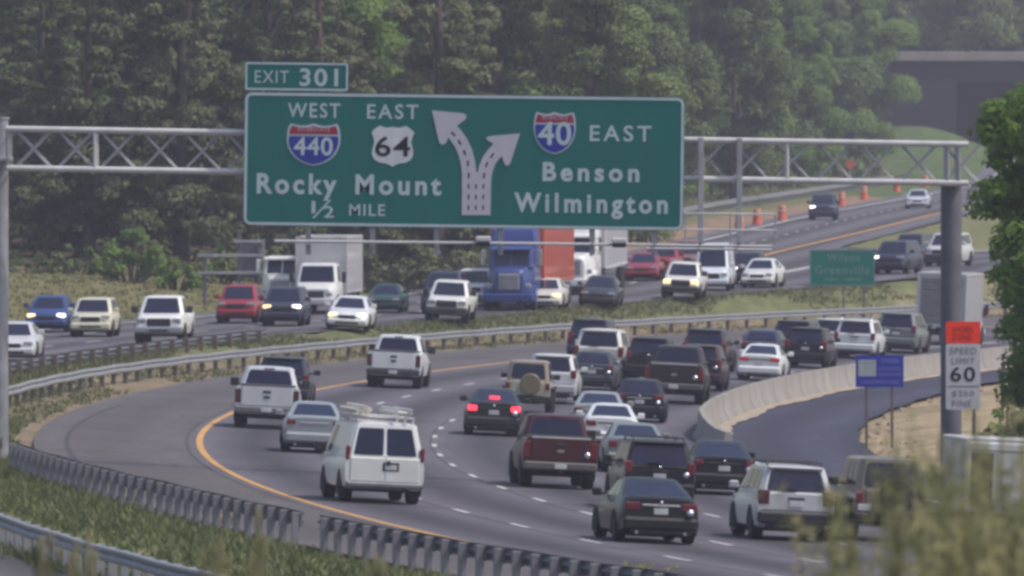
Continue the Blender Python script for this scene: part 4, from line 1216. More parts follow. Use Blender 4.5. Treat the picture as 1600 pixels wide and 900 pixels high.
legend("301", 467, 527, 107, 135, bold=.022, par=tab)
legend("WEST", 449, 531, 161, 184, bold=.012, sp=1.2)
legend("EAST", 573, 653, 163, 186, bold=.012, sp=1.25)
legend("Rocky", 402, 527, 271, 313, bold=.032, sp=1.3)
legend("Mount", 556, 690, 273, 305, bold=.032, sp=1.3)
legend("MILE", 547, 603, 319, 337, bold=.01)
legend("EAST", 921, 1017, 196, 221, bold=.012, sp=1.3)
legend("Benson", 848, 999, 254, 284, bold=.032, sp=1.35)
legend("Wilmington", 804, 1044, 302, 342, bold=.032, sp=1.35)
legend("1", 488, 494, 314, 333, bold=.01)
legend("2", 507, 523, 322, 340, bold=.01)
m = MB(); m.poly([(lx(489), -.014, lz(505, 341)), (lx(492.5), -.014, lz(505, 341)), (lx(519), -.014, lz(505, 312)), (lx(515.5), -.014, lz(505, 312))], (0, .008, 0)); m.build("fraction_bar", M_letter, sg)
def shield(px0, px1, py0, py1, num, nb):
    cx, w_ = (px0 + px1) / 2, (px1 - px0) / GS
    X, h = lx(cx), (py1 - py0) / GS
    Z = lz(cx, (py0 + py1) / 2)
    half = [(0, .5), (.12, .455), (.24, .445), (.36, .475), (.43, .5), (.47, .42), (.495, .26), (.5, .08), (.47, -.08), (.41, -.22), (.32, -.34), (.2, -.43), (.1, -.475), (0, -.5)]
    out = half + [(-x, z) for x, z in reversed(half[1:-1])]
    sc = lambda P, k, kz=None: [(X + x * w_ * k, Z + z * h * (kz or k)) for x, z in P]
    s_ = plate("route_shield", sc(out, 1.0), -.016, .01, M_letter, sg, 60)
    lo = [(x, z) for x, z in half if z < .2]
    lo = [(.49, .215)] + lo
    blue = lo + [(-x, z) for x, z in reversed(lo[:-1])]
    plate("blue_field", sc(blue, .93), -.023, .006, M_blue, s_, 60)
    hi = [(0, .47), (.12, .43), (.24, .42), (.36, .45), (.42, .475), (.455, .4), (.48, .26)]
    red = hi + [(-x, z) for x, z in reversed(hi[1:])]
    plate("red_crown", sc(red, .95), -.023, .006, M_redsh, s_, 60)
    z1 = Z + .365 * h
    t1 = text_mesh("INTERSTATE", X - .3 * w_, X + .3 * w_, z1 - .052 * h, z1 + .052 * h, -.029, .02, .006, 1.1); t1.build("lettering", mat("shield_small_lettering", (.42, .3, .36), .6), s_)
    t2 = text_mesh(num, lx(nb[0]), lx(nb[1]), lz(cx, nb[3]), lz(cx, nb[2]), -.029, .016, .006, 1.05); t2.build("lettering", M_letter, s_)
shield(448, 532, 193, 259, "440", (459, 520, 214, 243))
shield(833, 899, 175, 241, "40", (840, 892, 190, 227))
half = [(0, .47), (.14, .45), (.22, .47), (.3, .5), (.4, .44), (.5, .34), (.45, .2), (.43, .08), (.48, -.1), (.48, -.22), (.42, -.33), (.3, -.4), (.15, -.42), (.06, -.46), (0, -.5)]
o_ = half + [(-x, z) for x, z in reversed(half[1:-1])]
cx = 613.5
us = plate("route_shield", [(lx(cx) + x * 67 / GS, lz(cx, 228.5) + z * 64 / GS) for x, z in o_], -.016, .01, mat("sign_white_plain", (.55, .56, .62), .6, spec=.3), sg, 60)
text_mesh("64", lx(586), lx(641), lz(cx, 244.5), lz(cx, 213), -.023, .012, .006, 1.1).build("lettering", M_ink, us)
# forked arrow: stem, two curved branches with heads, dark lane dashes
def Lp(pts, y): return [(lx(a), y, lz(a, b_)) for a, b_ in pts]
M_arrow = mat("arrow_white", (.46, .44, .52), .6, var=.05, spec=.3)
arrow = MB()
def rib(c, hw, y):
    L_, R_ = [], []
    for i, p in enumerate(c):
        a, b_ = Vector(c[max(i - 1, 0)]), Vector(c[min(i + 1, len(c) - 1)])
        d = (b_ - a).normalized(); n = Vector((-d.y, d.x)) * hw
        L_.append((p[0] + n.x, p[1] + n.y)); R_.append((p[0] - n.x, p[1] - n.y))
    for i in range(len(c) - 1):
        arrow.poly(Lp([L_[i], L_[i + 1], R_[i + 1], R_[i]], y), (0, .008, 0))
arrow.poly(Lp([(722.5, 336), (767.5, 336), (767.5, 288), (756, 275), (745, 268), (734, 275), (722.5, 288)], -.018), (0, .01, 0))
rib([(733.5, 296), (733.5, 272), (731.5, 255), (727, 238), (720, 223), (710, 209), (700, 199)], 11.2, -.0185)
rib([(756.5, 296), (756.8, 280), (759, 264), (764, 251), (771, 241), (780, 231), (788, 224)], 11.2, -.0192)
arrow.poly(Lp([(674, 172.5), (722, 177), (728, 180), (727, 186), (714, 196), (701, 212), (697, 223), (691, 226.5), (686, 223)], -.0200), (0, .01, 0))
arrow.poly(Lp([(812, 208.5), (765, 212.5), (759, 215), (761, 219), (776, 228), (784, 243), (788, 256), (792, 259), (797, 256)], -.0204), (0, .01, 0))
ar = arrow.build("fork_arrow", M_arrow, sg, 60)
dm = MB()
def dash(cx, cy, ang, L_=7.5, w_=2.2):
    c, s_ = math.cos(math.radians(ang)), math.sin(math.radians(ang))
    dm.poly(Lp([(cx + u * c - v * s_, cy + u * s_ + v * c) for u, v in ((-w_ / 2, -L_ / 2), (w_ / 2, -L_ / 2), (w_ / 2, L_ / 2), (-w_ / 2, L_ / 2))], -.026), (0, .005, 0))
for y in (324, 307.5, 291): 
    for x_ in (733, 744.5, 756): dash(x_, y, 0, 7)
for a in ((733, 274, 0), (731.5, 255, -8), (726, 238, -20), (718, 222, -30), (708, 209, -40), (757, 274, 3), (760.5, 257, 18), (769, 243, 36)): dash(*a, 8.5, 2.6)
dm.build("lane_dash", M_ink, ar)

# ------------------------------------------------------------------ roadside signs
def sign_root(name, label, cat, px, py, d):
    p = at(px, py, d)
    z = T(p.x, d)
    return thing(name, label, cat, (p.x, d, z)), p, F / d
def roadside(name, label, d, px0, px1, py0, py1, posts, pm, mm, r=.06, bd=None):
    cx = (px0 + px1) / 2
    R, p, s_ = sign_root(name, label, "road sign", cx, (py0 + py1) / 2, d)
    zc = p.z - R.location.z
    W, H = (px1 - px0) / s_, (py1 - py0) / s_
    pl = plate("panel", rrect(-W / 2, W / 2, zc - H / 2, zc + H / 2, r), 0, .03, mm, R)
    for q in posts:
        x_ = (q - cx) / s_
        m = MB(); m.box(x_ - .045, x_ + .045, .032, .12, -.5, zc + H / 2 - .05, .01); m.build("post", pm, R)
    if bd: ringplate("border", -W / 2 + .01, W / 2 - .01, zc - H / 2 + .01, zc + H / 2 - .01, r, bd, -.008, M_letdim, pl)
    def txt(t_, a, b_, c, e, mm_, bold=.01):
        return text_mesh(t_, (a - cx) / s_, (b_ - cx) / s_, zc + ((py0 + py1) / 2 - e) / s_, zc + ((py0 + py1) / 2 - c) / s_, -.01, bold, .006, 1.15).build("lettering", mm_, pl)
    def rect(a, b_, c, e, mm_, nm):
        return plate(nm, rrect((a - cx) / s_, (b_ - cx) / s_, zc + ((py0 + py1) / 2 - e) / s_, zc + ((py0 + py1) / 2 - c) / s_, .01), -.007, .005, mm_, pl)
    return R, pl, txt, rect
R_, pl, txt, rect = roadside("guide_sign", "small green guide sign on two posts in the far median reading Wilson Greenville", 632, 1265, 1367, 390, 447, (1284, 1318, 1350), mat("rusty_post", (.14, .1, .09), .8), M_green2, .12, .05)
txt("Wilson", 1292, 1343, 395.5, 408.5, M_letdim)
txt("Greenville", 1274, 1359, 415, 428.5, M_letdim)
rect(1288, 1310, 434, 439, mat("sign_white_worn", (.05, .19, .165), .6), "worn_line"); rect(1320, 1346, 434, 439, mat("sign_white_worn", (.05, .19, .165), .6), "worn_line")
R_, pl, txt, rect = roadside("information_sign", "blue notice board with a pale square emblem on thin posts beside the slip road", 410, 1337, 1412, 555, 605, (1354, 1394), mat("sign_post_brown", (.12, .1, .1), .8), M_signbl, .03)
rect(1341, 1369, 562, 588, M_signgr, "emblem")
for a, b_, c, e in ((1377, 1405, 560, 568), (1373, 1408, 573, 579), (1372, 1409, 582, 588), (1346, 1404, 594, 600)): rect(a, b_, c, e, M_signbl2, "text_line")
SD = 346.0
SS = F / SD
R_, pl, txt, rect = roadside("speed_limit_sign", "speed limit 60 sign topped by an orange work zone plate before the grey post", SD, 1478, 1532, 537, 640, (1522,), mat("sign_post_dark", (.07, .07, .08), .8), M_signw, .05)
txt("SPEED", 1484, 1526, 543, 553, M_ink2, .0); txt("LIMIT", 1487, 1523, 559, 568, M_ink2, .0)
txt("60", 1485, 1524, 573, 596, M_ink, .015)
rect(1481, 1530, 602.5, 604.5, M_ink2, "rule")
txt("$250", 1488, 1522, 610, 620, M_ink2, .0); txt("FINE", 1488, 1518, 625, 635, M_ink2, .0)
cx = 1505
W = 54 / SS
z0 = (588.5 - 537) / SS + .01
zc = at(cx, 588.5, SD).z - R_.location.z
op = plate("warning_plate", rrect(-W / 2, W / 2, zc + z0, zc + z0 + 34 / SS, .04), -.004, .03, M_orange, R_)
for t_, a, b_, c, e in (("WORK", 1488, 1521, 510, 519, ), ("ZONE", 1488, 1518, 522, 531)):
    text_mesh(t_, (a - cx) / SS, (b_ - cx) / SS, zc + (588.5 - e) / SS, zc + (588.5 - c) / SS, -.014, .0, .006, 1.1).build("lettering", M_ink3, op)
# orange work sign far up the verge
p = hit(1329, 292)
ow = thing("work_sign", "small orange diamond work sign far up the verge behind the truss", "road sign", p)
s_ = .5
plate("panel", [(-s_, 1.9), (0, 1.9 - s_), (s_, 1.9), (0, 1.9 + s_)], 0, .03, M_barrel, ow)
m = MB(); m.box(-.05, .05, .032, .12, -.3, 2.2, .01); m.build("post", M_galv, ow)
# back of an old sign structure at the wood's edge on the left
p = at(372, 425, 592); p.z = T(p.x, 592)
bk = thing("old_signboard", "grey steel back of a sign at the wood's edge left of the tipper lorry", "road sign", p)
for dx, h_ in ((-1.55, 2.4), (.05, 3.6), (.95, 3.2)):
    m = MB(); m.box(dx - .08, dx + .08, -.08, .08, -.5, h_, .015); m.build("post", M_post, bk)
for z_, a, b_ in ((2.35, -1.9, 1.1), (1.55, -1.9, 1.1), (3.0, -.2, 1.1)):
    m = MB(); m.box(a, b_, -.14, -.085, z_, z_ + .14, .015); m.build("rail", M_galv, bk)
m = MB(); m.box(.1, .9, .085, .13, 1.4, 2.9, .02); m.build("panel_back", M_post, bk)

# ------------------------------------------------------------------ barrels along the work zone
def barrel(px, py, label):
    p = hit(px, py)
    o = thing("traffic_barrel", label, "barrel", p, group="orange barrels along the work zone")
    m = MB()
    m.lathe([(0, .36), (.06, .36), (.07, .3), (.3, .29), (.32, .275), (.55, .27), (.57, .255), (.8, .25), (.82, .235), (1.0, .22), (1.03, .18)], 'z', n=18); m.build("drum", M_barrel, o)
    for z_ in (.36, .62, .86):
        m = MB(); m.lathe([(z_, .295 - z_ * .06), (z_ + .12, .29 - z_ * .06)], 'z', n=18); m.build("white_band", mat("barrel_band", (.6, .42, .36), .5), o)
    m = MB(); m.tube([(-.12, 0, 1.02), (-.1, 0, 1.12), (.1, 0, 1.12), (.12, 0, 1.02)], .02, 6); m.build("handle", M_barrel, o)
    o.scale = (1.05, 1.05, 1.05)
for px, py, lb in ((1155, 362, "orange barrel nearest, left of the gantry's hanging posts' foot"), (1183, 352, "second nearest orange barrel up the verge"), (1222, 345, "orange barrel left of the navy SUV up the road"),
                   (1315, 322, "orange barrel just right of the navy SUV up the road"), (1350, 312, "orange barrel midway between the navy SUV and the far silver sedan"), (1401, 300, "orange barrel up the road left of the far silver sedan"),
                   (1446, 293, "farthest orange barrel above the far silver sedan")):
    barrel(px, py, lb)

# ------------------------------------------------------------------ overpass in the far corner
bd = 1285.0
bs_ = F / bd
br = thing("overpass_bridge", "concrete overpass with a pale parapet and dark underside in the upper right corner", "bridge", (at(1500, 100, bd).x, bd, T(at(1500, 100, bd).x, bd)))
bi = -Vector(br.location)
xa, xb = at(1385, 0, bd).x, at(1385, 0, bd).x + 75
zt, zd = at(0, 81, bd).z, at(0, 95, bd).z
def bpart(name, mb, mm): return mb.build(name, mm, br, loc=bi)
m = MB(); m.box(xa, xb, bd, bd + .4, zd, zt, .05); bpart("parapet", m, M_concd)
m = MB(); m.box(xa, xb, bd + 21, bd + 21.4, zd, zt, .05); bpart("parapet", m, M_concd)
m = MB(); m.box(xa, xb, bd + .41, bd + 20.99, zd - .1, zd + .15, .02); bpart("deck", m, M_concd)
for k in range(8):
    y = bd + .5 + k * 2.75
    m = MB(); m.box(xa, xb, y, y + .35, zd - 1.9, zd - .11, .03); m.box(xa, xb, y - .2, y + .55, zd - 1.98, zd - 1.82, .02); bpart("girder", m, M_bridge_shade)
m = MB(); m.box(xa - 3, xa + 7, bd + .3, bd + 21, zd - 8, zd - 1.99, .05); bpart("abutment", m, M_bridge_shade)
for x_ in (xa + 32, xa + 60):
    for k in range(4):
        m = MB(); m.tube([(x_, bd + 2.5 + k * 5.5, 4), (x_, bd + 2.5 + k * 5.5, zd - 2.6)], .6, 16); bpart("pier", m, M_bridge_shade)
    m = MB(); m.box(x_ - .7, x_ + .7, bd + .8, bd + 20.5, zd - 2.7, zd - 1.99, .05); bpart("pier_cap", m, M_bridge_shade)
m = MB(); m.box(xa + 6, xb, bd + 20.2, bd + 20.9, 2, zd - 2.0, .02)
bpart("shade_backing", m, M_bridge_shade)  # dark sheet added to blacken the shaded void below the deck
fp = [tuple(hit(1182 + 0, 342)), ]

# ------------------------------------------------------------------ trees
def leaf_object(name, pts, sizes, nrm, tint, mm, parent=None, aspect=1.0, seed=0):
    """leaf sprays: one small bent quad (two triangles folded) per point"""
    rs = np.random.RandomState(seed)
    n = len(pts)
    nrm = nrm / (np.linalg.norm(nrm, axis=1, keepdims=True) + 1e-9)
    a = rs.normal(size=(n, 3)); u = np.cross(nrm, a); u /= (np.linalg.norm(u, axis=1, keepdims=True) + 1e-9)
    v = np.cross(nrm, u)
    s = sizes[:, None]
    bend = nrm * s * rs.uniform(-.25, .25, (n, 1))
    q = np.stack([pts - u * s * .5, pts - v * s * .5 * aspect + bend, pts + u * s * .5, pts + v * s * .5 * aspect + bend], 1).reshape(-1, 3)
    me = bpy.data.meshes.new(name)
    me.vertices.add(4 * n); me.vertices.foreach_set("co", q.astype(np.float32).ravel())
    me.loops.add(4 * n); me.loops.foreach_set("vertex_index", np.arange(4 * n, dtype=np.int32))
    me.polygons.add(n); me.polygons.foreach_set("loop_start", np.arange(0, 4 * n, 4, dtype=np.int32)); me.polygons.foreach_set("loop_total", np.full(n, 4, np.int32))
    at_ = me.attributes.new("tint", 'FLOAT', 'POINT')
    at_.data.foreach_set("value", np.repeat(tint, 4).astype(np.float32))
    me.update(); me.validate()
    me.materials.append(mm)
    o = bpy.data.objects.new(name, me)
    COL.objects.link(o)
    if parent: o.parent = parent
    return o
def crown_points(clumps, per_area, rs, size, fuzz=.24):
    P, N, S, Tn = [], [], [], []
    for (c, rx, rz) in clumps:
        n = max(12, int(per_area * 4 * math.pi * ((rx * rx * 2 + rz * rx * 2) / 4)))
        d = rs.normal(size=(n, 3)); d /= np.linalg.norm(d, axis=1, keepdims=True)
        d[:, 2] = np.where(d[:, 2] < -.45, -d[:, 2], d[:, 2])
        rad = 1 - np.abs(rs.normal(0, fuzz, (n, 1))) * .8 + .15 * rs.uniform(-1, 1, (n, 1))
        P.append(np.array(c) + d * rad * np.array([rx, rx, rz]))
        N.append(d + rs.normal(0, .38, (n, 3)) + np.array([0, -.1, .35]))
        S.append(size * rs.uniform(.6, 1.35, n))
        Tn.append(np.clip(rs.uniform(.05, .45) + rs.normal(0, .1, n), 0, .65))
    return np.concatenate(P), np.concatenate(S), np.concatenate(N), np.concatenate(Tn)
def trunk_mesh(H, r0, limbs, rs, lean=.3):
    m = MB()
    pth = [(math.sin(k * .9) * lean * .12 * k / 6, math.cos(k * 1.3) * lean * .1 * k / 6, H * k / 6) for k in range(7)]
    m.tube(pth, [r0 * (1.25 if k == 0 else 1 - k / 7.2) for k in range(7)], 10)
    for (z, c) in limbs:
        a = Vector((0, 0, z)); b_ = Vector(c)
        m.tube([a, a.lerp(b_, .5) + Vector((0, 0, .25)), b_], [r0 * .3, r0 * .2, r0 * .07], 6)
    return m
def tree_proto(kind, seed, H, mm, label_name, size=.3, dens=14):
    rs = np.random.RandomState(seed)
    clumps = []
    if kind == 'pine':
        z = H * .07
        while z < H * .985:
            f = 1 - (z / H - .07) / .93
            R = .7 + 2.6 * min(1, f * 1.6) * rs.uniform(.75, 1.15)
            nb = 3 + int(5 * f)
            for k in range(nb):
                a = rs.uniform(0, 6.28)
                rr = R * rs.uniform(.35, 1.0)
                cr = rs.uniform(.45, .95) * (.6 + .4 * f)
                clumps.append(((math.cos(a) * rr, math.sin(a) * rr, z + rs.uniform(-.4, .5)), cr * 1.15, cr * .7))
            z += rs.uniform(.75, 1.15)
    else:
        R = H * .24
        for k in range(62):
            f = (k + .5) / 62
            zz = H * (.08 + .88 * f)
            prof_ = math.sin(math.pi * min(1, (.12 + .88 * f) ** .8)) ** .55
            a = rs.uniform(0, 6.28)
            rr = R * prof_ * rs.uniform(.3, 1.02)
            cr = rs.uniform(.75, 1.55) * H / 17
            clumps.append(((math.cos(a) * rr, math.sin(a) * rr, zz), cr, cr * rs.uniform(.65, .95)))
    root = bpy.data.objects.new(label_name, None); COL.objects.link(root)
    limbs = [(max(.5, c[0][2] - 1.4), c[0]) for c in clumps[::5]]
    trunk_mesh(H * .93, H * .014 + .06, limbs, rs).build("trunk", M_bark, root)
    P, S, N, Tn = crown_points(clumps, dens, rs, size)
    leaf_object("crown", P, S, N, Tn, mm, root, aspect=.65 if kind != 'pine' else .55, seed=seed)
    return root
PROTOS = {
 'pine': [tree_proto('pine', 11 + k, 19 + k, L_pine, "pine_tree", .26, 48) for k in range(3)],
 'oak': [tree_proto('oak', 31 + k, 17 + k * 1.5, L_mid, "oak_tree", .25, 42) for k in range(3)],
 'bright': [tree_proto('oak', 51 + k, 15 + k * 2, L_bright, "maple_tree", .25, 42) for k in range(3)],
}
USED = set()
def plant(kind, x, y, label, cat="tree", group=None, sc=1.0, idx=None, z=None):
    i = RND.randrange(3) if idx is None else idx
    p0 = PROTOS[kind][i]
    if (kind, i) not in USED:
        USED.add((kind, i)); r = p0
    else:
        r = p0.copy(); COL.objects.link(r)
        for c in p0.children:
            d = c.copy(); COL.objects.link(d); d.parent = r
    r.location = (x, y, (T(x, min(y, 1550)) if z is None else z) - .1)
    r.rotation_euler = (0, 0, RND.uniform(0, 6.28))
    s = sc * RND.uniform(.88, 1.12)
    r.scale = (s, s, s * RND.uniform(.95, 1.1))
    return tag(r, label, cat, group)
# dark pines left, behind the oncoming lanes
for row, (y, stp, ph) in enumerate(((632, 6.0, 0), (655, 6.5, 3), (690, 7.5, 1))):
    for x_ in frange(-34 + ph, -1 + row * 2, stp):
        plant('pine', x_ + RND.uniform(-1.2, 1.2), y + RND.uniform(-6, 6), "tall dark olive pine in the wood left of the freeway", group="dark pines of the left wood", sc=1.05)
for x_ in frange(-40, 6, 7.5):
    plant('oak', x_ + RND.uniform(-1.5, 1.5), 725 + RND.uniform(-8, 8), "dull green tree deep in the wood behind the pines", group="trees deep in the left wood", sc=1.15)
for y, x0 in ((770, -34), (800, -36), (850, -40), (900, -42)):
    for x_ in frange(x0, -9, 6.8):
        plant('oak', x_ + RND.uniform(-1.5, 1.5), y + RND.uniform(-8, 8), "dull green tree deep in the wood behind the pines", group="trees deep in the left wood", sc=1.25)
# fresh green trees following the road
for (y, x0, x1) in ((705, -8, -5), (735, -7, -2), (770, -7, 1), (812, -7, 3.5), (855, -9, 7), (900, -10, 11), (950, -12, 16), (1000, -12, 20), (1060, -12, 26), (1120, -12, 32), (1190, -14, 36), (1240, 8, 36)):
    for x_ in frange(x0, x1 + .1, 6.2 + (y - 700) * .003):
        kd = 'bright' if RND.random() < (.75 if y < 830 else .45) else 'oak'
        plant(kd, x_ + RND.uniform(-1.4, 1.4), y + RND.uniform(-10, 10), "leafy green tree in the belt along the far carriageway" if kd == 'oak' else "fresh green tree in the belt along the far carriageway",
              group="leafy trees along the far carriageway" if kd == 'oak' else "fresh green trees along the far carriageway", sc=1.0 + (y - 700) * .0003)
# wood beyond the overpass
for y in (1345, 1400):
    for x_ in frange(-20, 66, 7.5):
        plant('oak', x_ + RND.uniform(-2, 2), y + RND.uniform(-10, 10), "hazy dark green tree on the rise beyond the overpass", group="hazy trees beyond the overpass", sc=1.35, z=11)
# undergrowth and shrubs
def shrub(name, px, d, wpx, hpx_top, mm, label, seed, size=.22, group=None, n=26, base=None, dens=44, cat="shrub"):
    rs = np.random.RandomState(seed)
    s_ = F / d
    x_ = (px - PX0) / s_
    z0 = T(x_, d) if base is None else base
    W = wpx / s_; H = CAMZ - (hpx_top - PYH) / s_ - z0
    clumps = []
    for k in range(n):
        f = rs.uniform(0, 1)
        hh = H * (1 - .65 * abs(2 * f - 1) ** 1.6)
        cr = rs.uniform(.24, .42) * min(W * .4, H * .42)
        zz = rs.uniform(.15, 1) * max(.2, hh - cr)
        clumps.append((((f - .5) * W * .85, rs.uniform(-.3, .3) * W * .6, zz), cr, cr * .85))
    P, S, N, Tn = crown_points(clumps, dens, rs, size)
    R = thing(name, label, cat, (x_, d, z0), group=group)
    leaf_object("foliage", P, S, N, Tn, mm, R, aspect=.6, seed=seed)
    m = MB()
    for c in clumps[::2]: m.tube([(c[0][0] * .2, c[0][1] * .2, -.2), (c[0][0] * .6, c[0][1] * .6, c[0][2] * .5), c[0]], [.07, .05, .02], 6)
    m.build("stems", M_bark, R)
    return R
for k, (px, d, wp, tp, mm, lb) in enumerate((
    (205, 606, 130, 345, L_bright, "bright green shrub at the foot of the pines above the white pickup"),
    (120, 612, 110, 372, L_mid, "olive shrub at the wood's edge above the cream SUV"),
    (275, 603, 80, 395, L_bright, "low fresh green shrub right of the bright shrub at the pines' foot"),
    (40, 610, 110, 400, L_mid, "dull green shrub near the left post of the gantry"),
    (600, 655, 110, 375, L_bright, "fresh green bush under the big sign left of the blue lorry"),
    (655, 664, 80, 385, L_mid, "dull bush under the big sign just left of the blue lorry"),
    (540, 640, 70, 405, L_mid, "dark low bush right of the box truck"),
    (345, 615, 90, 380, L_mid, "dark bush behind the grey sign frame"),
    (1575, 365, 90, 610, L_near, "green bush on the sandy bank right of the speed limit sign"),
    (1545, 352, 50, 650, L_weed, "pale dry bush on the sandy bank behind the white service truck"),
    (425, 622, 90, 370, L_pine, "dark bush behind the tipper lorry"))):
    shrub("roadside_shrub", px, d, wp, tp, mm, lb, 200 + k, .24)
k = 0
for x_ in list(frange(-36, 2, 2.6)) + list(frange(-35, 0, 3.1)):
    y = (622 if k < 15 else 640) + RND.uniform(-5, 8)
    shrub("undergrowth_bush", PX0 + x_ * F / y, y, 130 + RND.uniform(-20, 30), (392 if k < 15 else 350) + RND.uniform(-25, 18), RND.choice((L_pine, L_pine, L_mid)), "dark undergrowth bush below the pines", 300 + k, .28, group="undergrowth below the pines", dens=24); k += 1
for y in frange(720, 1180, 26):
    xo = x_outer(y) - 10 - RND.uniform(0, 3)
    s_ = F / y
    shrub("undergrowth_bush", PX0 + xo * s_, y, 5.5 * s_, PYH + (CAMZ - T(xo, y) - RND.uniform(2.5, 4)) * s_, RND.choice((L_bright, L_mid)), "leafy bush at the front of the green belt along the far carriageway", 400 + k, .3, group="bushes in front of the green belt", dens=20); k += 1

# near tree on the right
rs = np.random.RandomState(5)
nd = 322.0
nx_, nz = 14.6, T(14.6, 322)
cl = []
for k in range(420):
    f = rs.uniform(0, 1)
    zz = .7 + 12.1 * f
    R = 3.9 * (math.sin(math.pi * min(.98, .18 + .74 * f)) ** .5)
    a = rs.uniform(0, 6.28); rr = R * rs.uniform(.3, 1.0)
    cr = rs.uniform(.4, .95)
    cxw, czw = nx_ + math.cos(a) * rr, nz + zz
    if PYH + (CAMZ - czw - cr * .8) * F / nd < 122 + max(0, 1600 - (PX0 + cxw * F / nd)) * .45: continue
    lim = 1506 + 12 * math.sin(zz * 2.2) if czw > 5.2 else 1552
    if PX0 + (cxw - cr * .95) * F / nd < lim: continue
    cl.append(((math.cos(a) * rr, math.sin(a) * rr, zz), cr, cr * rs.uniform(.6, .85)))
nt_ = thing("broadleaf_tree", "sunlit green broadleaf tree at the right edge in front of the truss end", "tree", (nx_, nd, nz))
P, S, N, Tn = crown_points(cl, 60, rs, .2, .4)
leaf_object("crown", P, S, N, Tn, L_near, nt_, aspect=.6, seed=5)
trunk_mesh(11.5, .2, [(max(.8, c[0][2] - 1.6), c[0]) for c in cl[::4]], rs).build("trunk", M_bark, nt_)

# weeds in the foreground and rough grass
def weed(name, px, d, top, mm, label, seed, n_st=6, spread=.3, leaf=.05, group=None, nl=26):
    rs = np.random.RandomState(seed)
    s_ = F / d
    x_ = (px - PX0) / s_
    z0 = T(x_, d)
    H = CAMZ - (top - PYH) / s_ - z0
    R = thing(name, label, "weed", (x_, d, z0), group=group)
    m = MB(); P, S, N, Tn = [], [], [], []
    for k in range(n_st):
        a, b_ = rs.normal(0, spread), rs.normal(0, spread)
        h = H * rs.uniform(.72, 1.02)
        pth = [Vector((a * .3, b_ * .3, -.1)), Vector((a * .55, b_ * .55, h * .5)), Vector((a * 1.1, b_ * 1.1, h))]
        m.tube(pth, [.012, .009, .004], 5)
        for j in range(nl):
            t_ = rs.uniform(.25, 1)
            q = pth[0].lerp(pth[1], min(1, t_ * 2)) if t_ < .5 else pth[1].lerp(pth[2], t_ * 2 - 1)
            P.append((q.x + rs.normal(0, .05), q.y + rs.normal(0, .05), q.z + rs.normal(0, .02)))
            N.append(rs.normal(size=3)); S.append(leaf * rs.uniform(.6, 1.5)); Tn.append(rs.uniform(.0, .6))
    m.build("stem", mm, R)
    leaf_object("leaves", np.array(P), np.array(S), np.array(N), np.array(Tn), mm, R, aspect=.24, seed=seed)
    return R
for k, (px, d, tp) in enumerate(((1345, 82, 705), (1378, 78, 725), (1405, 86, 690), (1432, 80, 730), (1462, 84, 700), (1492, 78, 735), (1520, 88, 660), (1548, 82, 655), (1575, 86, 645), (1600, 80, 690), (1450, 92, 770), (1390, 92, 790), (1540, 93, 740), (1585, 92, 760), (1500, 94, 800), (1360, 90, 760), (1420, 88, 740), (1475, 90, 720), (1530, 85, 690), (1565, 80, 670), (1590, 84, 655), (1610, 86, 640), (1512, 82, 700), (1440, 79, 790), (1405, 94, 820), (1560, 94, 820), (1500, 83, 670), (1535, 81, 655), (1555, 87, 640), (1580, 79, 650), (1600, 88, 630), (1545, 90, 690), (1575, 92, 700), (1600, 91, 700), (1480, 86, 710), (1455, 82, 720))):
    weed("tall_weed", px, d, tp, L_weed, "tall leafy weed close to the camera at the bottom right", 700 + k, n_st=6 if px > 1490 else 4, group="tall weeds at the bottom right", leaf=.12)
for k, (px, d, tp, mm) in enumerate(((42, 338, 735, L_straw), (165, 318, 782, L_straw), (248, 306, 795, L_straw), (205, 311, 768, L_weed), (350, 292, 800, L_straw), (1000, 262, 880, L_weed))):
    weed("dead_weed", px, d, tp, mm, "dry pale weed growing through the near guardrail", 780 + k, n_st=9, spread=.22, leaf=.14, group="dry weeds along the near guardrail")
def blades(name, label, px, d, tops, seed, mm=L_straw, wd=.055):
    rs = np.random.RandomState(seed)
    s_ = F / d
    x0 = (px - PX0) / s_
    z0 = T(x0, d)
    R = thing(name, label, "grass stalks", (x0, d, z0))
    m = MB()
    for dx, tp in tops:
        h = CAMZ - (tp - PYH) / s_ - z0
        b_ = dx / s_
        m.tube([(b_ * .4, 0, -.1), (b_ * .7, rs.normal(0, .03), h * .55), (b_, rs.normal(0, .05), h)], [wd * .55, wd * .5, wd * .25], 5)
        m.tube([(b_ * .93, 0, h * .9), (b_ * 1.0, 0, h * .97), (b_ * 1.05, 0, h * 1.02)], [wd * .25, wd * .5, wd * .15], 5)
    m.build("stalk", mm, R)
blades("grass_stalks", "pale dry grass stalks standing at the bottom left before the light guardrail", 78, 88, [(-25, 852), (-14, 840), (0, 838), (14, 858), (35, 865)], 1)
blades("grass_stalks", "pale grass stalks at the bottom, right of the left dry stalks", 130, 90, [(-10, 850), (8, 835), (18, 862)], 2)
blades("grass_stalks", "single pale grass stalk at the bottom below the fence gap", 402, 92, [(0, 795), (12, 840), (-10, 865)], 3)
blades("grass_stalks", "tuft of pale green stalks at the bottom left of the fence gap", 330, 86, [(0, 850), (14, 842), (-16, 862), (26, 870)], 8)
blades("grass_stalks", "green grass stalks at the bottom edge under the white van", 585, 92, [(0, 868), (12, 876), (-14, 880)], 4)
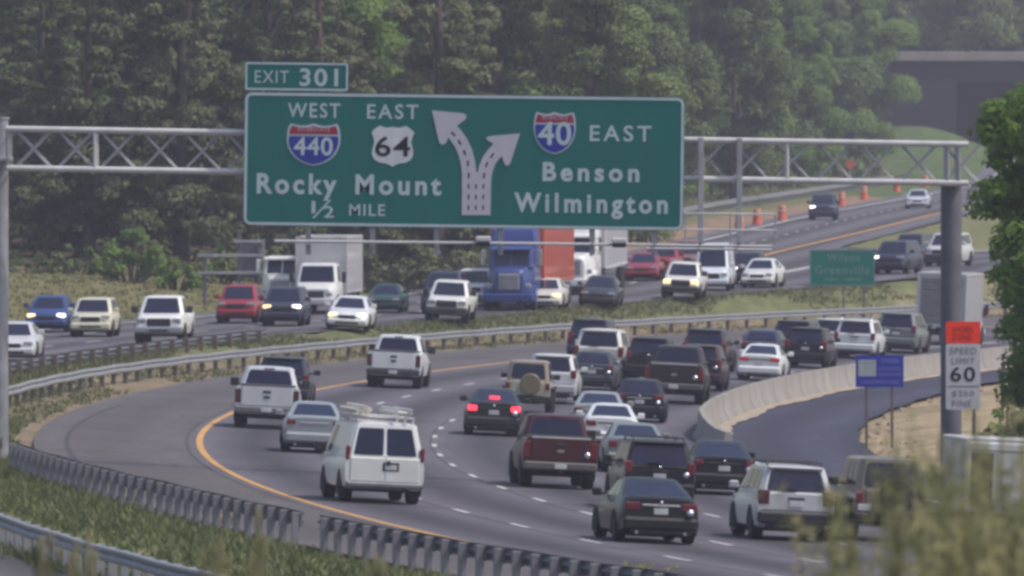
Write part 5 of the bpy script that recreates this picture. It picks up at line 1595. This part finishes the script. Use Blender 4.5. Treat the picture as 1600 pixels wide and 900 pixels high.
for k, (px, tps) in enumerate(((1400, [(0, 690), (12, 720), (-14, 740)]), (1470, [(0, 680), (16, 705), (-12, 730)]), (1525, [(0, 660), (14, 690), (-18, 700)]), (1580, [(0, 640), (-14, 665), (15, 690)]))):
    blades("grass_stalks", ["pale stalks rising before the tan off-roader's right side", "pale stalks rising just left of the grey gantry post's foot", "pale stalks rising before the white service truck's dark bay", "pale stalks rising at the right edge before the white service truck"][k], px, 80, tps, 20 + k, L_straw, .04)
blades("grass_stalks", "thick leaning stalk in front of the silver SUV's right side", 1325, 84, [(-30, 770), (-18, 800), (0, 842), (10, 850)], 5, L_weed, .05)

def turf(name, spots, mm, hmin, hmax, seed, wd=.05):
    rs = np.random.RandomState(seed)
    v, tint = [], []
    for (x_, y) in spots:
        z0 = T(x_, y) - .03
        tt = rs.uniform(0, .65)
        for k in range(4):
            h = rs.uniform(hmin, hmax); a, b_ = rs.normal(0, .12), rs.normal(0, .12); th = rs.uniform(0, 3.14)
            cx_, cy_ = math.cos(th) * wd, math.sin(th) * wd
            ox, oy = rs.normal(0, .12), rs.normal(0, .12)
            v += [(x_ + ox - cx_, y + oy - cy_, z0), (x_ + ox + cx_, y + oy + cy_, z0), (x_ + ox + a, y + oy + b_, z0 + h)]
            tint += [tt] * 3
    n = len(v) // 3
    me = bpy.data.meshes.new(name)
    me.from_pydata(v, [], [(3 * i, 3 * i + 1, 3 * i + 2) for i in range(n)])
    a_ = me.attributes.new("tint", 'FLOAT', 'POINT'); a_.data.foreach_set("value", np.array(tint, np.float32))
    me.materials.append(mm)
    o = bpy.data.objects.new(name, me); COL.objects.link(o)
    return tag(o, kind="stuff")
sp = []
for i in range(9000):                        # median between the two guardrails, near part
    y = RND.uniform(215, 400); o_ = RND.uniform(-10.8, -5.6); sp.append((arc_x(o_, y), y))
turf("median_grass", sp, leafmat("median_grass_green", (.09, .12, .045), (.22, .23, .1), .3), .08, .28, 1)
sp = []
for i in range(9000):
    y = RND.uniform(400, 700); o_ = RND.choice((RND.uniform(-9.6, -5.2), RND.uniform(-9.6, -8.0)))
    if math.sin(y * .16) + math.sin(y * .05 + o_) > -.9: sp.append((arc_x(o_, y), y))
turf("median_grass", sp, L_grass, .06, .24, 2)
sp = []
for i in range(5000):
    y = RND.uniform(500, 700); x_ = x_outer(y) - 2.2 - abs(RND.gauss(0, 9)); sp.append((x_, y))
turf("verge_grass", sp, leafmat("dry_verge", (.1, .115, .045), (.23, .205, .095), .3), .05, .22, 3, .07)
sp = []
for i in range(6000):
    y = RND.uniform(700, 1200); x_ = x_outer(y) - 6.5 - abs(RND.gauss(0, 5)); sp.append((x_, y))
turf("verge_grass", sp, L_grass, .06, .25, 4, .1)
# rubble edge and dirt beside the slip road
rb = MB()
rr = random.Random(3)
for i in range(150):
    y = rr.uniform(330, 560); o_ = interp([(330, 24), (385, 21.4), (430, 21.0), (480, 20.8), (540, 19.6)], y) + abs(rr.gauss(0, .8))
    x_ = arc_x(o_, y); s_ = rr.uniform(.06, .22); z = T(x_, y)
    q = [(x_ + s_ * a * rr.uniform(.6, 1.2), y + s_ * b_ * rr.uniform(.6, 1.2), z + s_ * c * rr.uniform(.5, 1)) for a, b_, c in ((1, 0, -.2), (0, 1, -.2), (-1, 0, -.2), (0, -1, -.2), (.3, .2, .8), (-.4, -.1, .6))]
    rb.add(q, [(0, 1, 4), (1, 2, 5), (1, 5, 4), (2, 3, 5), (3, 0, 4), (3, 4, 5)])
tag(rb.build("rubble", mat("clod", (.26, .2, .14), .95, var=.3)), kind="stuff")

# ------------------------------------------------------------------ haze
m, t, b = nodes_of("summer_haze")
t.nodes.remove(b)
pv = t.nodes.new("ShaderNodeVolumePrincipled")
pv.inputs["Color"].default_value = (*HAZE_COL, 1)
pv.inputs["Density"].default_value = HAZE_DENS
pv.inputs["Anisotropy"].default_value = 0.0
t.links.new(pv.outputs[0], t.nodes["Material Output"].inputs["Volume"])
hz = MB()
hz.box(-4600, 4600, -700, 7600, -12, 60)
ho = hz.build("haze", m)
ho.display_type = 'WIRE'
tag(ho, kind="stuff")
